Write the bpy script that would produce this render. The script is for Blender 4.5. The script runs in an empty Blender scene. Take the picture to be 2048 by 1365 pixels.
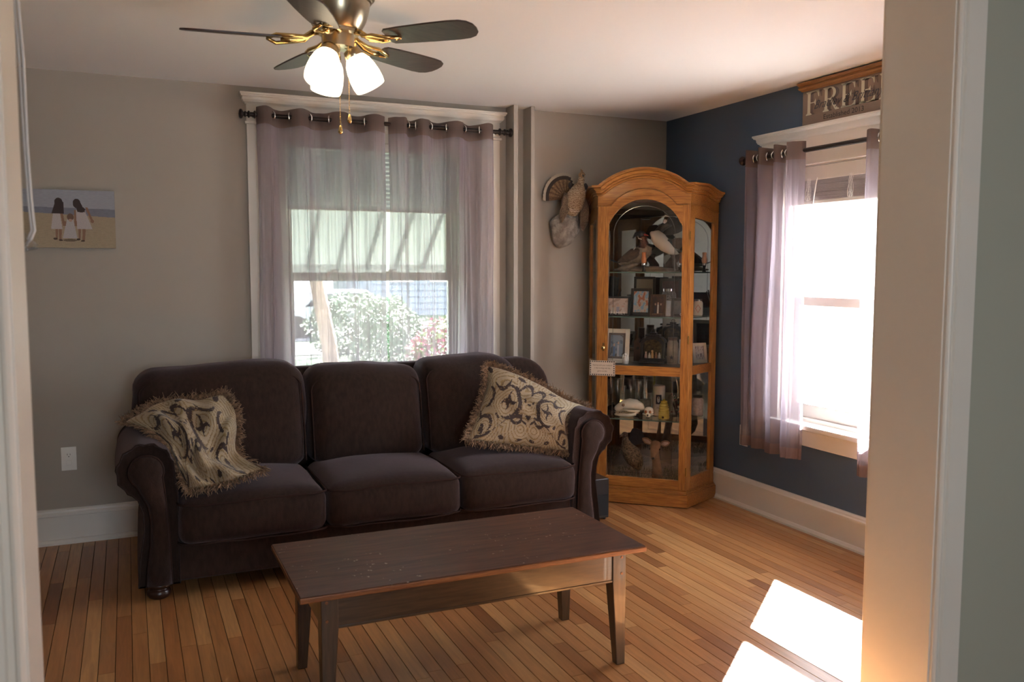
import bpy, math, random
import numpy as np
from mathutils import Vector, Matrix, noise

random.seed(7)
SC = bpy.context.scene
COL = SC.collection
PI = math.pi

# ------------------------------------------------------------------ room numbers (metres)
D, W, H = 5.035, 3.394, 2.45          # far wall y, right wall x, ceiling z
P0, P1 = 1.63, 1.85                    # partition wall with the cased opening
OX0, OX1, OZ = -0.172, 1.976, 2.27     # cased opening
LX, NY = -1.35, -2.7                   # left wall, wall behind the camera
W1X0, W1X1, W1Z0, W1Z1 = 0.82, 1.905, 0.62, 2.20   # far window opening
W2Y0, W2Y1, W2Z0, W2Z1 = 2.78, 3.85, 0.60, 2.02    # right window opening

# ------------------------------------------------------------------ camera
cd = bpy.data.cameras.new('camera')
cam = bpy.data.objects.new('camera', cd)
COL.objects.link(cam)
cd.sensor_width = 36.0
cd.lens = 1727.0 / 2048 * 36.0
cd.dof.use_dof = True
cd.dof.focus_distance = 4.4
cd.dof.aperture_fstop = 4.0
cd.clip_start = 0.02
cd.clip_end = 400
yaw, pitch, roll = math.radians(24.012), math.radians(4.748), math.radians(0.06)
fwd = Vector((math.sin(yaw) * math.cos(pitch), math.cos(yaw) * math.cos(pitch), -math.sin(pitch)))
rgt = Vector((math.cos(yaw), -math.sin(yaw), 0))
upv = rgt.cross(fwd)
r2 = rgt * math.cos(roll) + upv * math.sin(roll)
u2 = -rgt * math.sin(roll) + upv * math.cos(roll)
m = Matrix((r2, u2, -fwd)).transposed().to_4x4()
m.translation = Vector((0, 0, 1.445))
cam.matrix_world = m
SC.camera = cam

# ------------------------------------------------------------------ world, sun, exposure
wd = bpy.data.worlds.new('world')
SC.world = wd
wd.use_nodes = True
nt = wd.node_tree
bg = nt.nodes['Background']
bg.inputs['Color'].default_value = (0.80, 0.90, 1.0, 1)
bg.inputs['Strength'].default_value = 17.0

sd = bpy.data.lights.new('sun', 'SUN')
sun = bpy.data.objects.new('sun', sd)
COL.objects.link(sun)
sd.energy = 230.0
sd.angle = math.radians(0.6)
sd.color = (1.0, 0.97, 0.93)
sdir = Vector((-0.76, -0.65, -0.75)).normalized()
sun.rotation_euler = sdir.to_track_quat('-Z', 'Y').to_euler()
sun.location = (8, 9, 8)

def portal(name, loc, rot, sx, sy):
    l = bpy.data.lights.new(name, 'AREA')
    l.shape = 'RECTANGLE'
    l.size, l.size_y = sx, sy
    l.cycles.is_portal = True
    o = bpy.data.objects.new(name, l)
    COL.objects.link(o)
    o.location = loc
    o.rotation_euler = rot
    return o
portal('portal_far', ((W1X0 + W1X1) / 2, D + 0.20, (W1Z0 + W1Z1) / 2), (-PI / 2, 0, 0), W1X1 - W1X0, W1Z1 - W1Z0)
portal('portal_right', (W + 0.20, (W2Y0 + W2Y1) / 2, (W2Z0 + W2Z1) / 2), (0, PI / 2, 0), W2Z1 - W2Z0, W2Y1 - W2Y0)
portal('portal_near', (0.7, NY - 0.2, 1.55), (PI / 2, 0, 0), 1.2, 1.1)

vs = SC.view_settings
SC.display_settings.display_device = 'sRGB'
vs.view_transform = 'Standard'
vs.look = 'None'
vs.gamma = 1.0
vs.use_curve_mapping = False
vs.exposure = 0.08
SC.cycles.max_bounces = 10
SC.cycles.diffuse_bounces = 6
SC.cycles.glossy_bounces = 5
SC.cycles.transparent_max_bounces = 24
SC.cycles.caustics_reflective = True
SC.cycles.blur_glossy = 1.0
SC.cycles.caustics_refractive = False
SC.cycles.sample_clamp_indirect = 20.0
SC.cycles.use_denoising = True

# ------------------------------------------------------------------ materials
MATS = {}
def mat(name, color, rough=0.6, metal=0.0, spec=0.5, emis=None, estr=0.0, sheen=0.0, bump=None, vary=None, coat=0.0, subs=0.0):
    """bump=(scale, strength, distance[,stretch]) noise relief; vary=(scale, amount) slight colour noise"""
    if name in MATS:
        return MATS[name]
    m = bpy.data.materials.new(name)
    m.use_nodes = True
    n, l = m.node_tree.nodes, m.node_tree.links
    b = n['Principled BSDF']
    b.inputs['Base Color'].default_value = (*color, 1)
    b.inputs['Roughness'].default_value = rough
    b.inputs['Metallic'].default_value = metal
    b.inputs['Specular IOR Level'].default_value = spec
    if sheen:
        b.inputs['Sheen Weight'].default_value = sheen
        b.inputs['Sheen Roughness'].default_value = 0.4
    if coat:
        b.inputs['Coat Weight'].default_value = coat
        b.inputs['Coat Roughness'].default_value = 0.15
    if subs:
        b.inputs['Subsurface Weight'].default_value = subs
    if emis:
        b.inputs['Emission Color'].default_value = (*emis, 1)
        b.inputs['Emission Strength'].default_value = estr
    if bump or vary:
        tc = n.new('ShaderNodeTexCoord')
        src = tc.outputs['Object']
        if bump and len(bump) > 3:
            mp = n.new('ShaderNodeMapping')
            mp.inputs['Scale'].default_value = bump[3]
            l.new(src, mp.inputs['Vector'])
            src2 = mp.outputs['Vector']
        else:
            src2 = src
    if bump:
        t = n.new('ShaderNodeTexNoise')
        t.inputs['Scale'].default_value = bump[0]
        t.inputs['Detail'].default_value = 4
        l.new(src2, t.inputs['Vector'])
        bp = n.new('ShaderNodeBump')
        bp.inputs['Strength'].default_value = bump[1]
        bp.inputs['Distance'].default_value = bump[2]
        l.new(t.outputs['Fac'], bp.inputs['Height'])
        l.new(bp.outputs['Normal'], b.inputs['Normal'])
    if vary:
        t = n.new('ShaderNodeTexNoise')
        t.inputs['Scale'].default_value = vary[0]
        t.inputs['Detail'].default_value = 5
        l.new(src2 if bump else src, t.inputs['Vector'])
        mr = n.new('ShaderNodeMapRange')
        mr.inputs['From Min'].default_value = 0.3
        mr.inputs['From Max'].default_value = 0.7
        mr.inputs['To Min'].default_value = 1 - vary[1]
        mr.inputs['To Max'].default_value = 1 + vary[1]
        l.new(t.outputs['Fac'], mr.inputs['Value'])
        mx = n.new('ShaderNodeVectorMath')
        mx.operation = 'SCALE'
        mx.inputs[0].default_value = color
        l.new(mr.outputs['Result'], mx.inputs['Scale'])
        l.new(mx.outputs['Vector'], b.inputs['Base Color'])
    MATS[name] = m
    return m

def wood(name, dark, light, rough=0.35, axis='Z', scale=9.0, coat=0.0, stretch=14, spec=0.5, rot=0.0):
    if name in MATS:
        return MATS[name]
    m = bpy.data.materials.new(name)
    m.use_nodes = True
    n, l = m.node_tree.nodes, m.node_tree.links
    b = n['Principled BSDF']
    b.inputs['Roughness'].default_value = rough
    b.inputs['Specular IOR Level'].default_value = spec
    if coat:
        b.inputs['Coat Weight'].default_value = coat
    tc = n.new('ShaderNodeTexCoord')
    mp = n.new('ShaderNodeMapping')
    s = [stretch] * 3
    s['XYZ'.index(axis)] = 1.0
    mp.inputs['Scale'].default_value = s
    pre = n.new('ShaderNodeMapping')
    pre.inputs['Rotation'].default_value = (0, 0, rot)
    l.new(tc.outputs['Object'], pre.inputs['Vector'])
    l.new(pre.outputs['Vector'], mp.inputs['Vector'])
    t = n.new('ShaderNodeTexNoise')
    t.inputs['Scale'].default_value = scale
    t.inputs['Detail'].default_value = 6
    t.inputs['Distortion'].default_value = 0.6
    l.new(mp.outputs['Vector'], t.inputs['Vector'])
    cr = n.new('ShaderNodeValToRGB')
    cr.color_ramp.elements[0].position = 0.32
    cr.color_ramp.elements[0].color = (*dark, 1)
    cr.color_ramp.elements[1].position = 0.66
    cr.color_ramp.elements[1].color = (*light, 1)
    l.new(t.outputs['Fac'], cr.inputs['Fac'])
    l.new(cr.outputs['Color'], b.inputs['Base Color'])
    bp = n.new('ShaderNodeBump')
    bp.inputs['Strength'].default_value = 0.15
    bp.inputs['Distance'].default_value = 0.002
    l.new(t.outputs['Fac'], bp.inputs['Height'])
    l.new(bp.outputs['Normal'], b.inputs['Normal'])
    MATS[name] = m
    return m

def vcol_mat(name, rough=0.7, sheen=0.0, coat=0.0, bump=None):
    if name in MATS:
        return MATS[name]
    m = mat(name, (1, 1, 1), rough, sheen=sheen, coat=coat, bump=bump)
    n, l = m.node_tree.nodes, m.node_tree.links
    a = n.new('ShaderNodeVertexColor')
    a.layer_name = 'col'
    l.new(a.outputs['Color'], n['Principled BSDF'].inputs['Base Color'])
    return m

def glass_mat(name, tint=(1, 1, 1), refl=0.04, rough=0.0):
    if name in MATS:
        return MATS[name]
    m = bpy.data.materials.new(name)
    m.use_nodes = True
    n, l = m.node_tree.nodes, m.node_tree.links
    n.remove(n['Principled BSDF'])
    out = n['Material Output']
    tr = n.new('ShaderNodeBsdfTransparent')
    tr.inputs['Color'].default_value = (*tint, 1)
    gl = n.new('ShaderNodeBsdfGlossy')
    gl.inputs['Roughness'].default_value = rough
    lw = n.new('ShaderNodeLayerWeight')
    lw.inputs['Blend'].default_value = 0.5
    pw = n.new('ShaderNodeMath'); pw.operation = 'POWER'; pw.inputs[1].default_value = 5.0
    l.new(lw.outputs['Facing'], pw.inputs[0])
    ma = n.new('ShaderNodeMath'); ma.operation = 'MULTIPLY_ADD'; ma.inputs[1].default_value = 0.9; ma.inputs[2].default_value = refl
    l.new(pw.outputs[0], ma.inputs[0])
    mx = n.new('ShaderNodeMixShader')
    l.new(ma.outputs[0], mx.inputs['Fac'])
    l.new(tr.outputs['BSDF'], mx.inputs[1])
    l.new(gl.outputs['BSDF'], mx.inputs[2])
    l.new(mx.outputs['Shader'], out.inputs['Surface'])
    MATS[name] = m
    return m

def sheer_mat(name, color, clear):
    m = bpy.data.materials.new(name)
    m.use_nodes = True
    n, l = m.node_tree.nodes, m.node_tree.links
    n.remove(n['Principled BSDF'])
    out = n['Material Output']
    tr = n.new('ShaderNodeBsdfTransparent')
    df = n.new('ShaderNodeBsdfDiffuse')
    df.inputs['Color'].default_value = (*color, 1)
    tl = n.new('ShaderNodeBsdfTranslucent')
    tl.inputs['Color'].default_value = (*color, 1)
    cl = n.new('ShaderNodeMixShader')
    cl.inputs['Fac'].default_value = 0.5
    l.new(df.outputs['BSDF'], cl.inputs[1])
    l.new(tl.outputs['BSDF'], cl.inputs[2])
    lw = n.new('ShaderNodeLayerWeight')
    lw.inputs['Blend'].default_value = 0.5
    # woven threads close up when seen at a slant
    mr = n.new('ShaderNodeMapRange')
    mr.inputs['From Min'].default_value = 0.0
    mr.inputs['From Max'].default_value = 1.0
    mr.inputs['To Min'].default_value = clear
    mr.inputs['To Max'].default_value = 0.02
    l.new(lw.outputs['Facing'], mr.inputs['Value'])
    mx = n.new('ShaderNodeMixShader')
    l.new(mr.outputs['Result'], mx.inputs['Fac'])
    l.new(cl.outputs['Shader'], mx.inputs[1])
    l.new(tr.outputs['BSDF'], mx.inputs[2])
    l.new(mx.outputs['Shader'], out.inputs['Surface'])
    MATS[name] = m
    return m

M_trim = mat('trim_paint', (0.66, 0.61, 0.53), 0.42, vary=(3, 0.02))
M_trim2 = mat('trim_paint_white', (0.72, 0.69, 0.64), 0.4)
M_wall = mat('wall_greige', (0.375, 0.335, 0.285), 0.75, bump=(260, 0.12, 0.001), vary=(1.2, 0.02))
M_blue = mat('wall_blue', (0.072, 0.108, 0.170), 0.6, bump=(260, 0.12, 0.001), vary=(1.2, 0.03))
M_sage = mat('wall_sage', (0.36, 0.355, 0.28), 0.7, bump=(260, 0.12, 0.001), vary=(1.2, 0.02))
M_ceil = mat('ceiling_paint', (0.80, 0.80, 0.80), 0.8, bump=(30, 0.05, 0.002))
M_glass = glass_mat('window_glass')
M_black = mat('black_metal', (0.022, 0.018, 0.016), 0.4, 0.3)
M_nickel = mat('brushed_brass', (0.46, 0.38, 0.26), 0.28, 1.0)
M_silver = mat('silver_metal', (0.8, 0.78, 0.75), 0.15, 1.0)
M_brass = mat('brass', (0.62, 0.42, 0.16), 0.25, 1.0)
M_sofa = mat('sofa_chenille', (0.030, 0.0175, 0.0135), 0.95, sheen=0.34, spec=0.15, bump=(420, 0.7, 0.002, (1, 1, 0.35)), vary=(60, 0.18))
M_sofa.node_tree.nodes['Principled BSDF'].inputs['Sheen Tint'].default_value = (0.60, 0.49, 0.53, 1)
M_sofapipe = mat('sofa_piping', (0.036, 0.021, 0.018), 1.0, spec=0.05)
M_darkfoot = mat('dark_foot_wood', (0.035, 0.013, 0.008), 0.3)
M_oak = wood('oak', (0.21, 0.075, 0.014), (0.40, 0.17, 0.038), 0.33, 'Z', 10, coat=0.2)
M_oakh = wood('oak_crosswise', (0.21, 0.075, 0.014), (0.40, 0.17, 0.038), 0.33, 'X', 10, coat=0.2, rot=math.radians(42.85))
M_mirror = mat('mirror', (0.82, 0.84, 0.84), 0.02, 1.0)
M_curt = sheer_mat('sheer_fabric', (0.345, 0.285, 0.325), 0.42)
M_curtband = sheer_mat('sheer_fabric_doubled', (0.20, 0.145, 0.13), 0.06)
M_curthem = sheer_mat('sheer_fabric_hem', (0.30, 0.22, 0.22), 0.14)
M_white = mat('white_plastic', (0.78, 0.76, 0.71), 0.4)

# ------------------------------------------------------------------ mesh helpers
class MB:
    def __init__(s):
        s.v, s.f, s.mi, s.c = [], [], [], []
        s.cur = 0
        s.col = (1, 1, 1)
    def add(s, vs, fs):
        b = len(s.v)
        s.v.extend([tuple(v) for v in vs])
        for f in fs:
            s.f.append(tuple(b + i for i in f))
            s.mi.append(s.cur)
            s.c.append(s.col)
        return s
    def box(s, x0, x1, y0, y1, z0, z1):
        v = [(x, y, z) for z in (z0, z1) for y in (y0, y1) for x in (x0, x1)]
        return s.add(v, [(0, 2, 3, 1), (4, 5, 7, 6), (0, 1, 5, 4), (2, 6, 7, 3), (0, 4, 6, 2), (1, 3, 7, 5)])
    def obox(s, c, ax, ay, az):
        """oriented box: centre and three half-axis vectors"""
        c, ax, ay, az = map(Vector, (c, ax, ay, az))
        v = [c + ax * i + ay * j + az * k for k in (-1, 1) for j in (-1, 1) for i in (-1, 1)]
        return s.add(v, [(0, 2, 3, 1), (4, 5, 7, 6), (0, 1, 5, 4), (2, 6, 7, 3), (0, 4, 6, 2), (1, 3, 7, 5)])
    def prism(s, poly, ext):
        """poly: list of 3D points, ext: extrusion vector"""
        n = len(poly)
        e = Vector(ext)
        v = [Vector(p) for p in poly] + [Vector(p) + e for p in poly]
        f = [tuple(range(n))[::-1], tuple(range(n, 2 * n))]
        f += [(i, (i + 1) % n, n + (i + 1) % n, n + i) for i in range(n)]
        return s.add(v, f)
    def lathe(s, prof, c, axis=(0, 0, 1), n=20, cap=True):
        """prof: list of (r, h) along axis from c"""
        a = Vector(axis).normalized()
        t = a.orthogonal().normalized()
        b = a.cross(t)
        c = Vector(c)
        v, f = [], []
        for (r, h) in prof:
            for i in range(n):
                an = 2 * PI * i / n
                v.append(c + a * h + (t * math.cos(an) + b * math.sin(an)) * r)
        for k in range(len(prof) - 1):
            for i in range(n):
                j = (i + 1) % n
                f.append((k * n + i, k * n + j, (k + 1) * n + j, (k + 1) * n + i))
        if cap:
            f.append(tuple(range(n))[::-1])
            f.append(tuple(range((len(prof) - 1) * n, len(prof) * n)))
        return s.add(v, f)
    def tube(s, pts, r, n=8, closed=False, flat=1.0, cap=True):
        pts = [Vector(p) for p in pts]
        N = len(pts)
        rr = r if isinstance(r, (list, tuple)) else [r] * N
        v, f = [], []
        prev = None
        for i in range(N):
            if closed:
                d = (pts[(i + 1) % N] - pts[i - 1])
            else:
                d = pts[min(i + 1, N - 1)] - pts[max(i - 1, 0)]
            d = d.normalized() if d.length > 1e-9 else Vector((0, 0, 1))
            t = (prev - d * prev.dot(d)) if prev else d.orthogonal()
            t = t.normalized() if t.length > 1e-6 else d.orthogonal().normalized()
            prev = t
            b = d.cross(t)
            for k in range(n):
                a = 2 * PI * k / n
                v.append(pts[i] + (t * math.cos(a) + b * math.sin(a) * flat) * rr[i])
        M = N if closed else N - 1
        for i in range(M):
            i2 = (i + 1) % N
            for k in range(n):
                k2 = (k + 1) % n
                f.append((i * n + k, i * n + k2, i2 * n + k2, i2 * n + k))
        if not closed and cap:
            f.append(tuple(range(n))[::-1])
            f.append(tuple(range((N - 1) * n, N * n)))
        return s.add(v, f)
    def loft(s, pts, rads, n=14, up=(0, 0, 1)):
        """elliptical loft; rads = list of (side, vertical) radii about each path point, closed at both ends"""
        pts = [Vector(p) for p in pts]
        N = len(pts)
        v, f = [], []
        up = Vector(up)
        for i in range(N):
            d = (pts[min(i + 1, N - 1)] - pts[max(i - 1, 0)]).normalized()
            side = d.cross(up)
            side = side.normalized() if side.length > 1e-4 else d.orthogonal().normalized()
            w = side.cross(d)
            a, b = rads[i]
            for k in range(n):
                t = 2 * PI * k / n
                v.append(pts[i] + side * math.cos(t) * a + w * math.sin(t) * b)
        for i in range(N - 1):
            for k in range(n):
                k2 = (k + 1) % n
                f.append((i * n + k, i * n + k2, (i + 1) * n + k2, (i + 1) * n + k))
        f.append(tuple(range(n))[::-1])
        f.append(tuple(range((N - 1) * n, N * n)))
        return s.add(v, f)
    def ball(s, c, r, nu=14, nv=9, disp=0.0, seed=0.0):
        c = Vector(c)
        r = (r, r, r) if not isinstance(r, (tuple, list)) else r
        v, f = [], []
        for j in range(nv + 1):
            th = PI * j / nv
            for i in range(nu):
                ph = 2 * PI * i / nu
                d = Vector((math.sin(th) * math.cos(ph), math.sin(th) * math.sin(ph), math.cos(th)))
                k = 1 + (disp * noise.noise(d * 1.7 + Vector((seed, seed, seed))) if disp else 0)
                v.append(c + Vector((d.x * r[0], d.y * r[1], d.z * r[2])) * k)
        for j in range(nv):
            for i in range(nu):
                i2 = (i + 1) % nu
                f.append((j * nu + i, (j + 1) * nu + i, (j + 1) * nu + i2, j * nu + i2))
        return s.add(v, f)
    def grid(s, fn, nu, nv, colf=None):
        """fn(u,v)->point for u,v in 0..1"""
        v = [fn(i / nu, j / nv) for j in range(nv + 1) for i in range(nu + 1)]
        b = len(s.v)
        s.v.extend([tuple(p) for p in v])
        for j in range(nv):
            for i in range(nu):
                a = b + j * (nu + 1) + i
                s.f.append((a, a + 1, a + nu + 2, a + nu + 1))
                s.mi.append(s.cur)
                s.c.append(colf((i + .5) / nu, (j + .5) / nv) if colf else s.col)
        return s
    def torus(s, c, R, r, axis=(0, 0, 1), n=20, k=8):
        a = Vector(axis).normalized()
        t = a.orthogonal().normalized()
        b = a.cross(t)
        c = Vector(c)
        return s.tube([c + (t * math.cos(2 * PI * i / n) + b * math.sin(2 * PI * i / n)) * R for i in range(n)], r, k, True)
    def xf(s, fn, flip=False):
        s.v = [tuple(fn(Vector(p))) for p in s.v]
        if flip:
            s.f = [f[::-1] for f in s.f]
        return s
    def build(s, name, mats, parent=None, smooth=False, bevel=0.0, col=False, origin=None, subsurf=0, seg=2):
        me = bpy.data.meshes.new(name)
        org = Vector(origin) if origin is not None else Vector((0, 0, 0))
        if parent is not None:
            org = Vector(parent['_o'])
        me.from_pydata([tuple(Vector(p) - org) for p in s.v], [], s.f)
        mats = mats if isinstance(mats, (list, tuple)) else [mats]
        for m_ in mats:
            me.materials.append(m_)
        if len(mats) > 1:
            me.polygons.foreach_set('material_index', s.mi)
        if smooth:
            me.polygons.foreach_set('use_smooth', [True] * len(me.polygons))
        if col:
            ca = me.color_attributes.new('col', 'FLOAT_COLOR', 'CORNER')
            arr = np.ones((len(me.loops), 4), dtype=np.float32)
            tot = np.array([len(f) for f in s.f])
            arr[:, :3] = np.repeat(np.array(s.c, dtype=np.float32), tot, axis=0)
            ca.data.foreach_set('color', arr.ravel())
        me.update()
        o = bpy.data.objects.new(name, me)
        COL.objects.link(o)
        if parent is not None:
            o.parent = parent
        else:
            o.location = org
        o['_o'] = list(org)
        if bevel:
            bm_ = o.modifiers.new('bevel', 'BEVEL')
            bm_.width = bevel
            bm_.segments = seg
            bm_.limit_method = 'ANGLE'
            bm_.angle_limit = math.radians(40)
            if smooth is False:
                pass
        if subsurf:
            sm = o.modifiers.new('sub', 'SUBSURF')
            sm.levels = sm.render_levels = subsurf
        return o

def thing(name, label, cat, loc, group=None):
    o = bpy.data.objects.new(name, None)
    COL.objects.link(o)
    o.location = loc
    o.empty_display_size = 0.05
    o['_o'] = list(loc)
    o['label'] = label
    o['category'] = cat
    if group:
        o['group'] = group
    return o
def tag(o, label, cat, group=None, kind=None):
    if label: o['label'] = label
    if cat: o['category'] = cat
    if group: o['group'] = group
    if kind: o['kind'] = kind
    return o
def struct(o):
    o['kind'] = 'structure'
    return o
def smooth_by_angle(o, ang=35):
    me = o.data
    me.polygons.foreach_set('use_smooth', [True] * len(me.polygons))
    try:
        me.set_sharp_from_angle(angle=math.radians(ang))
    except Exception:
        pass
    return o

def profile_run(mb, prof, a, b, outv):
    """extrude a moulding profile [(out, z)...] from a to b (2D points), outv = unit 2D outward"""
    ax, ay = a
    bx, by = b
    n = len(prof)
    v = [(ax + outv[0] * o, ay + outv[1] * o, z) for o, z in prof] + [(bx + outv[0] * o, by + outv[1] * o, z) for o, z in prof]
    f = [(i, (i + 1) % n, n + (i + 1) % n, n + i) for i in range(n)] + [tuple(range(n))[::-1], tuple(range(n, 2 * n))]
    mb.add(v, f)

# ================================================================== THE SETTING
# ---- walls
mb = MB()
T = 0.20
def wall_y_with_opening(mb, y0, y1, xa, xb, x0, x1, z0, z1, zt=H):
    mb.box(xa, x0, y0, y1, 0, zt)
    mb.box(x1, xb, y0, y1, 0, zt)
    if z0 > 0: mb.box(x0, x1, y0, y1, 0, z0)
    if z1 < zt: mb.box(x0, x1, y0, y1, z1, zt)
wall_y_with_opening(mb, D, D + T, LX - T, W + T, W1X0, W1X1, W1Z0, W1Z1)
struct(mb.build('wall_far', M_wall))
mb = MB()
mb.box(W, W + T, NY, W2Y0, 0, H); mb.box(W, W + T, W2Y1, D, 0, H)
mb.box(W, W + T, W2Y0, W2Y1, 0, W2Z0); mb.box(W, W + T, W2Y0, W2Y1, W2Z1, H)
struct(mb.build('wall_right', M_blue))
mb = MB(); mb.box(LX - T, LX, NY, D, 0, H)
struct(mb.build('wall_left', M_wall))
mb = MB()
wall_y_with_opening(mb, NY - T, NY, LX - T, W + T, 0.1, 1.3, 1.0, 2.10)
struct(mb.build('wall_near', M_sage))
mb = MB()
mb.cur = 0
ym = (P0 + P1) / 2
wall_y_with_opening(mb, P0, ym, LX, W, OX0 - .015, OX1 + .015, 0, OZ + .015)
mb.cur = 1
wall_y_with_opening(mb, ym, P1, LX, W, OX0 - .015, OX1 + .015, 0, OZ + .015)
struct(mb.build('wall_partition', [M_sage, M_wall]))
mb = MB(); mb.box(LX - T, W + T, NY - T, D + T, H, H + 0.12)
struct(mb.build('ceiling', M_ceil))

# ---- floor: strip oak planks
def floor_mat():
    m = bpy.data.materials.new('oak_floor')
    m.use_nodes = True
    n, l = m.node_tree.nodes, m.node_tree.links
    b = n['Principled BSDF']
    b.inputs['Roughness'].default_value = 0.33
    b.inputs['Specular IOR Level'].default_value = 0.4
    oi = n.new('ShaderNodeObjectInfo')
    at = n.new('ShaderNodeAttribute'); at.attribute_name = 'col'
    sp = n.new('ShaderNodeSeparateColor')
    l.new(at.outputs['Color'], sp.inputs['Color'])
    ad = n.new('ShaderNodeMath'); ad.operation = 'ADD'
    l.new(oi.outputs['Random'], ad.inputs[0]); l.new(sp.outputs['Red'], ad.inputs[1])
    fr = n.new('ShaderNodeMath'); fr.operation = 'FRACT'
    l.new(ad.outputs[0], fr.inputs[0])
    geo = n.new('ShaderNodeNewGeometry')
    cb = n.new('ShaderNodeCombineXYZ')
    mu = n.new('ShaderNodeMath'); mu.operation = 'MULTIPLY'; mu.inputs[1].default_value = 37.0
    l.new(fr.outputs[0], mu.inputs[0]); l.new(mu.outputs[0], cb.inputs['Z'])
    va = n.new('ShaderNodeVectorMath'); va.operation = 'ADD'
    l.new(geo.outputs['Position'], va.inputs[0]); l.new(cb.outputs[0], va.inputs[1])
    mp = n.new('ShaderNodeMapping'); mp.inputs['Scale'].default_value = (26, 1.6, 26)
    l.new(va.outputs[0], mp.inputs['Vector'])
    t = n.new('ShaderNodeTexNoise'); t.inputs['Scale'].default_value = 2.2; t.inputs['Detail'].default_value = 7; t.inputs['Distortion'].default_value = 1.2
    l.new(mp.outputs[0], t.inputs['Vector'])
    cr = n.new('ShaderNodeValToRGB')
    e = cr.color_ramp.elements
    e[0].position = 0.0; e[0].color = (0.30, 0.125, 0.042, 1)
    e[1].position = 1.0; e[1].color = (0.46, 0.235, 0.090, 1)
    for p, c in ((0.08, (0.22, 0.085, 0.030)), (0.16, (0.34, 0.145, 0.052)), (0.40, (0.41, 0.195, 0.072)), (0.58, (0.33, 0.145, 0.054)), (0.72, (0.38, 0.175, 0.062)), (0.86, (0.46, 0.24, 0.095))):
        x = e.new(p); x.color = (*c, 1)
    l.new(fr.outputs[0], cr.inputs['Fac'])
    mr = n.new('ShaderNodeMapRange')
    mr.inputs['From Min'].default_value = 0.25; mr.inputs['From Max'].default_value = 0.75
    mr.inputs['To Min'].default_value = 0.78; mr.inputs['To Max'].default_value = 1.2
    l.new(t.outputs['Fac'], mr.inputs['Value'])
    sc = n.new('ShaderNodeVectorMath'); sc.operation = 'SCALE'
    l.new(cr.outputs['Color'], sc.inputs[0]); l.new(mr.outputs[0], sc.inputs['Scale'])
    l.new(sc.outputs[0], b.inputs['Base Color'])
    bp = n.new('ShaderNodeBump'); bp.inputs['Strength'].default_value = 0.12; bp.inputs['Distance'].default_value = 0.001
    l.new(t.outputs['Fac'], bp.inputs['Height']); l.new(bp.outputs[0], b.inputs['Normal'])
    return m
M_floor = floor_mat()
mb = MB(); mb.box(LX - T, W + T, NY - T, D + T, -0.06, -0.012)
floor = struct(mb.build('floor', mat('subfloor', (0.02, 0.008, 0.004), 0.9)))
PWD = 0.057
boards = []
rng = random.Random(3)
x = W - PWD
while x > LX - 0.05:
    y = D - rng.uniform(0, 0.9)
    prev = D
    while prev > NY:
        y = max(y, NY)
        boards.append((x, prev, y))
        prev = y
        y = prev - rng.uniform(0.45, 1.55)
    x -= PWD
def bscore(b):
    cx, cy = b[0] + PWD / 2, (b[1] + b[2]) / 2
    dirv = Vector((cx, cy, -1.445))
    w = dirv.dot(fwd)
    if w < 0.5: return -1
    px = 1727 * dirv.dot(r2) / w
    # ends
    best = -1
    for yy in (b[1], b[2], cy):
        dv = Vector((cx, yy, -1.445)); w_ = dv.dot(fwd)
        if w_ < .5: continue
        px = 1727 * dv.dot(r2) / w_; py = -1727 * dv.dot(u2) / w_
        if -960 < px < 730 and 300 < py < 690:
            best = max(best, (b[1] - b[2]) / w_ ** 2)
    return best
order = sorted(range(len(boards)), key=lambda i: -bscore(boards[i]))
single = set(i for i in order[:295] if bscore(boards[i]) > 0)
pm = MB()
g = 0.0010
pm.add([(g, 0, -.012), (PWD - g, 0, -.012), (PWD - g, 1, -.012), (g, 1, -.012),
        (g, 0, -.001), (g + .0008, 0, 0), (PWD - g - .0008, 0, 0), (PWD - g, 0, -.001),
        (g, 1, -.001), (g + .0008, 1, 0), (PWD - g - .0008, 1, 0), (PWD - g, 1, -.001)],
       [(0, 1, 7, 6, 5, 4), (2, 3, 8, 9, 10, 11), (0, 4, 8, 3), (1, 2, 11, 7), (4, 5, 9, 8), (5, 6, 10, 9), (6, 7, 11, 10)])
rest = MB()
plank_mesh = None
for i, (bx, ya, yb) in enumerate(boards):
    if i in single:
        if plank_mesh is None:
            o = pm.build('plank', M_floor, floor)
            plank_mesh = o.data
        else:
            o = bpy.data.objects.new('plank', plank_mesh)
            COL.objects.link(o)
            o.parent = floor
        o.location = (bx, yb + .0005, 0)
        o.scale = (1, ya - yb - .001, 1)
    else:
        rest.col = (rng.random(),) * 3
        rest.box(bx + g, bx + PWD - g, yb + .0005, ya - .0005, -.012, 0)
o = rest.build('far_planks', M_floor, floor, col=True)
o.name = 'plank_run'
o['kind'] = 'stuff'

# ---- baseboards
BB = [(0, 0), (.030, 0), (.030, .012), (.022, .024), (.014, .028), (.014, .148), (.017, .150), (.027, .153), (.027, .166), (.021, .172), (.019, .180), (.010, .188), (0, .188)]
mb = MB(); profile_run(mb, BB, (LX, D), (W, D), (0, -1)); smooth_by_angle(struct(mb.build('baseboard_far', M_trim2)), 25)
mb = MB(); profile_run(mb, BB, (W, P1), (W, D), (-1, 0)); smooth_by_angle(struct(mb.build('baseboard_right', M_trim2)), 25)
mb = MB(); profile_run(mb, BB, (LX, P1), (LX, D), (1, 0)); struct(mb.build('baseboard_left', M_trim2))

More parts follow.
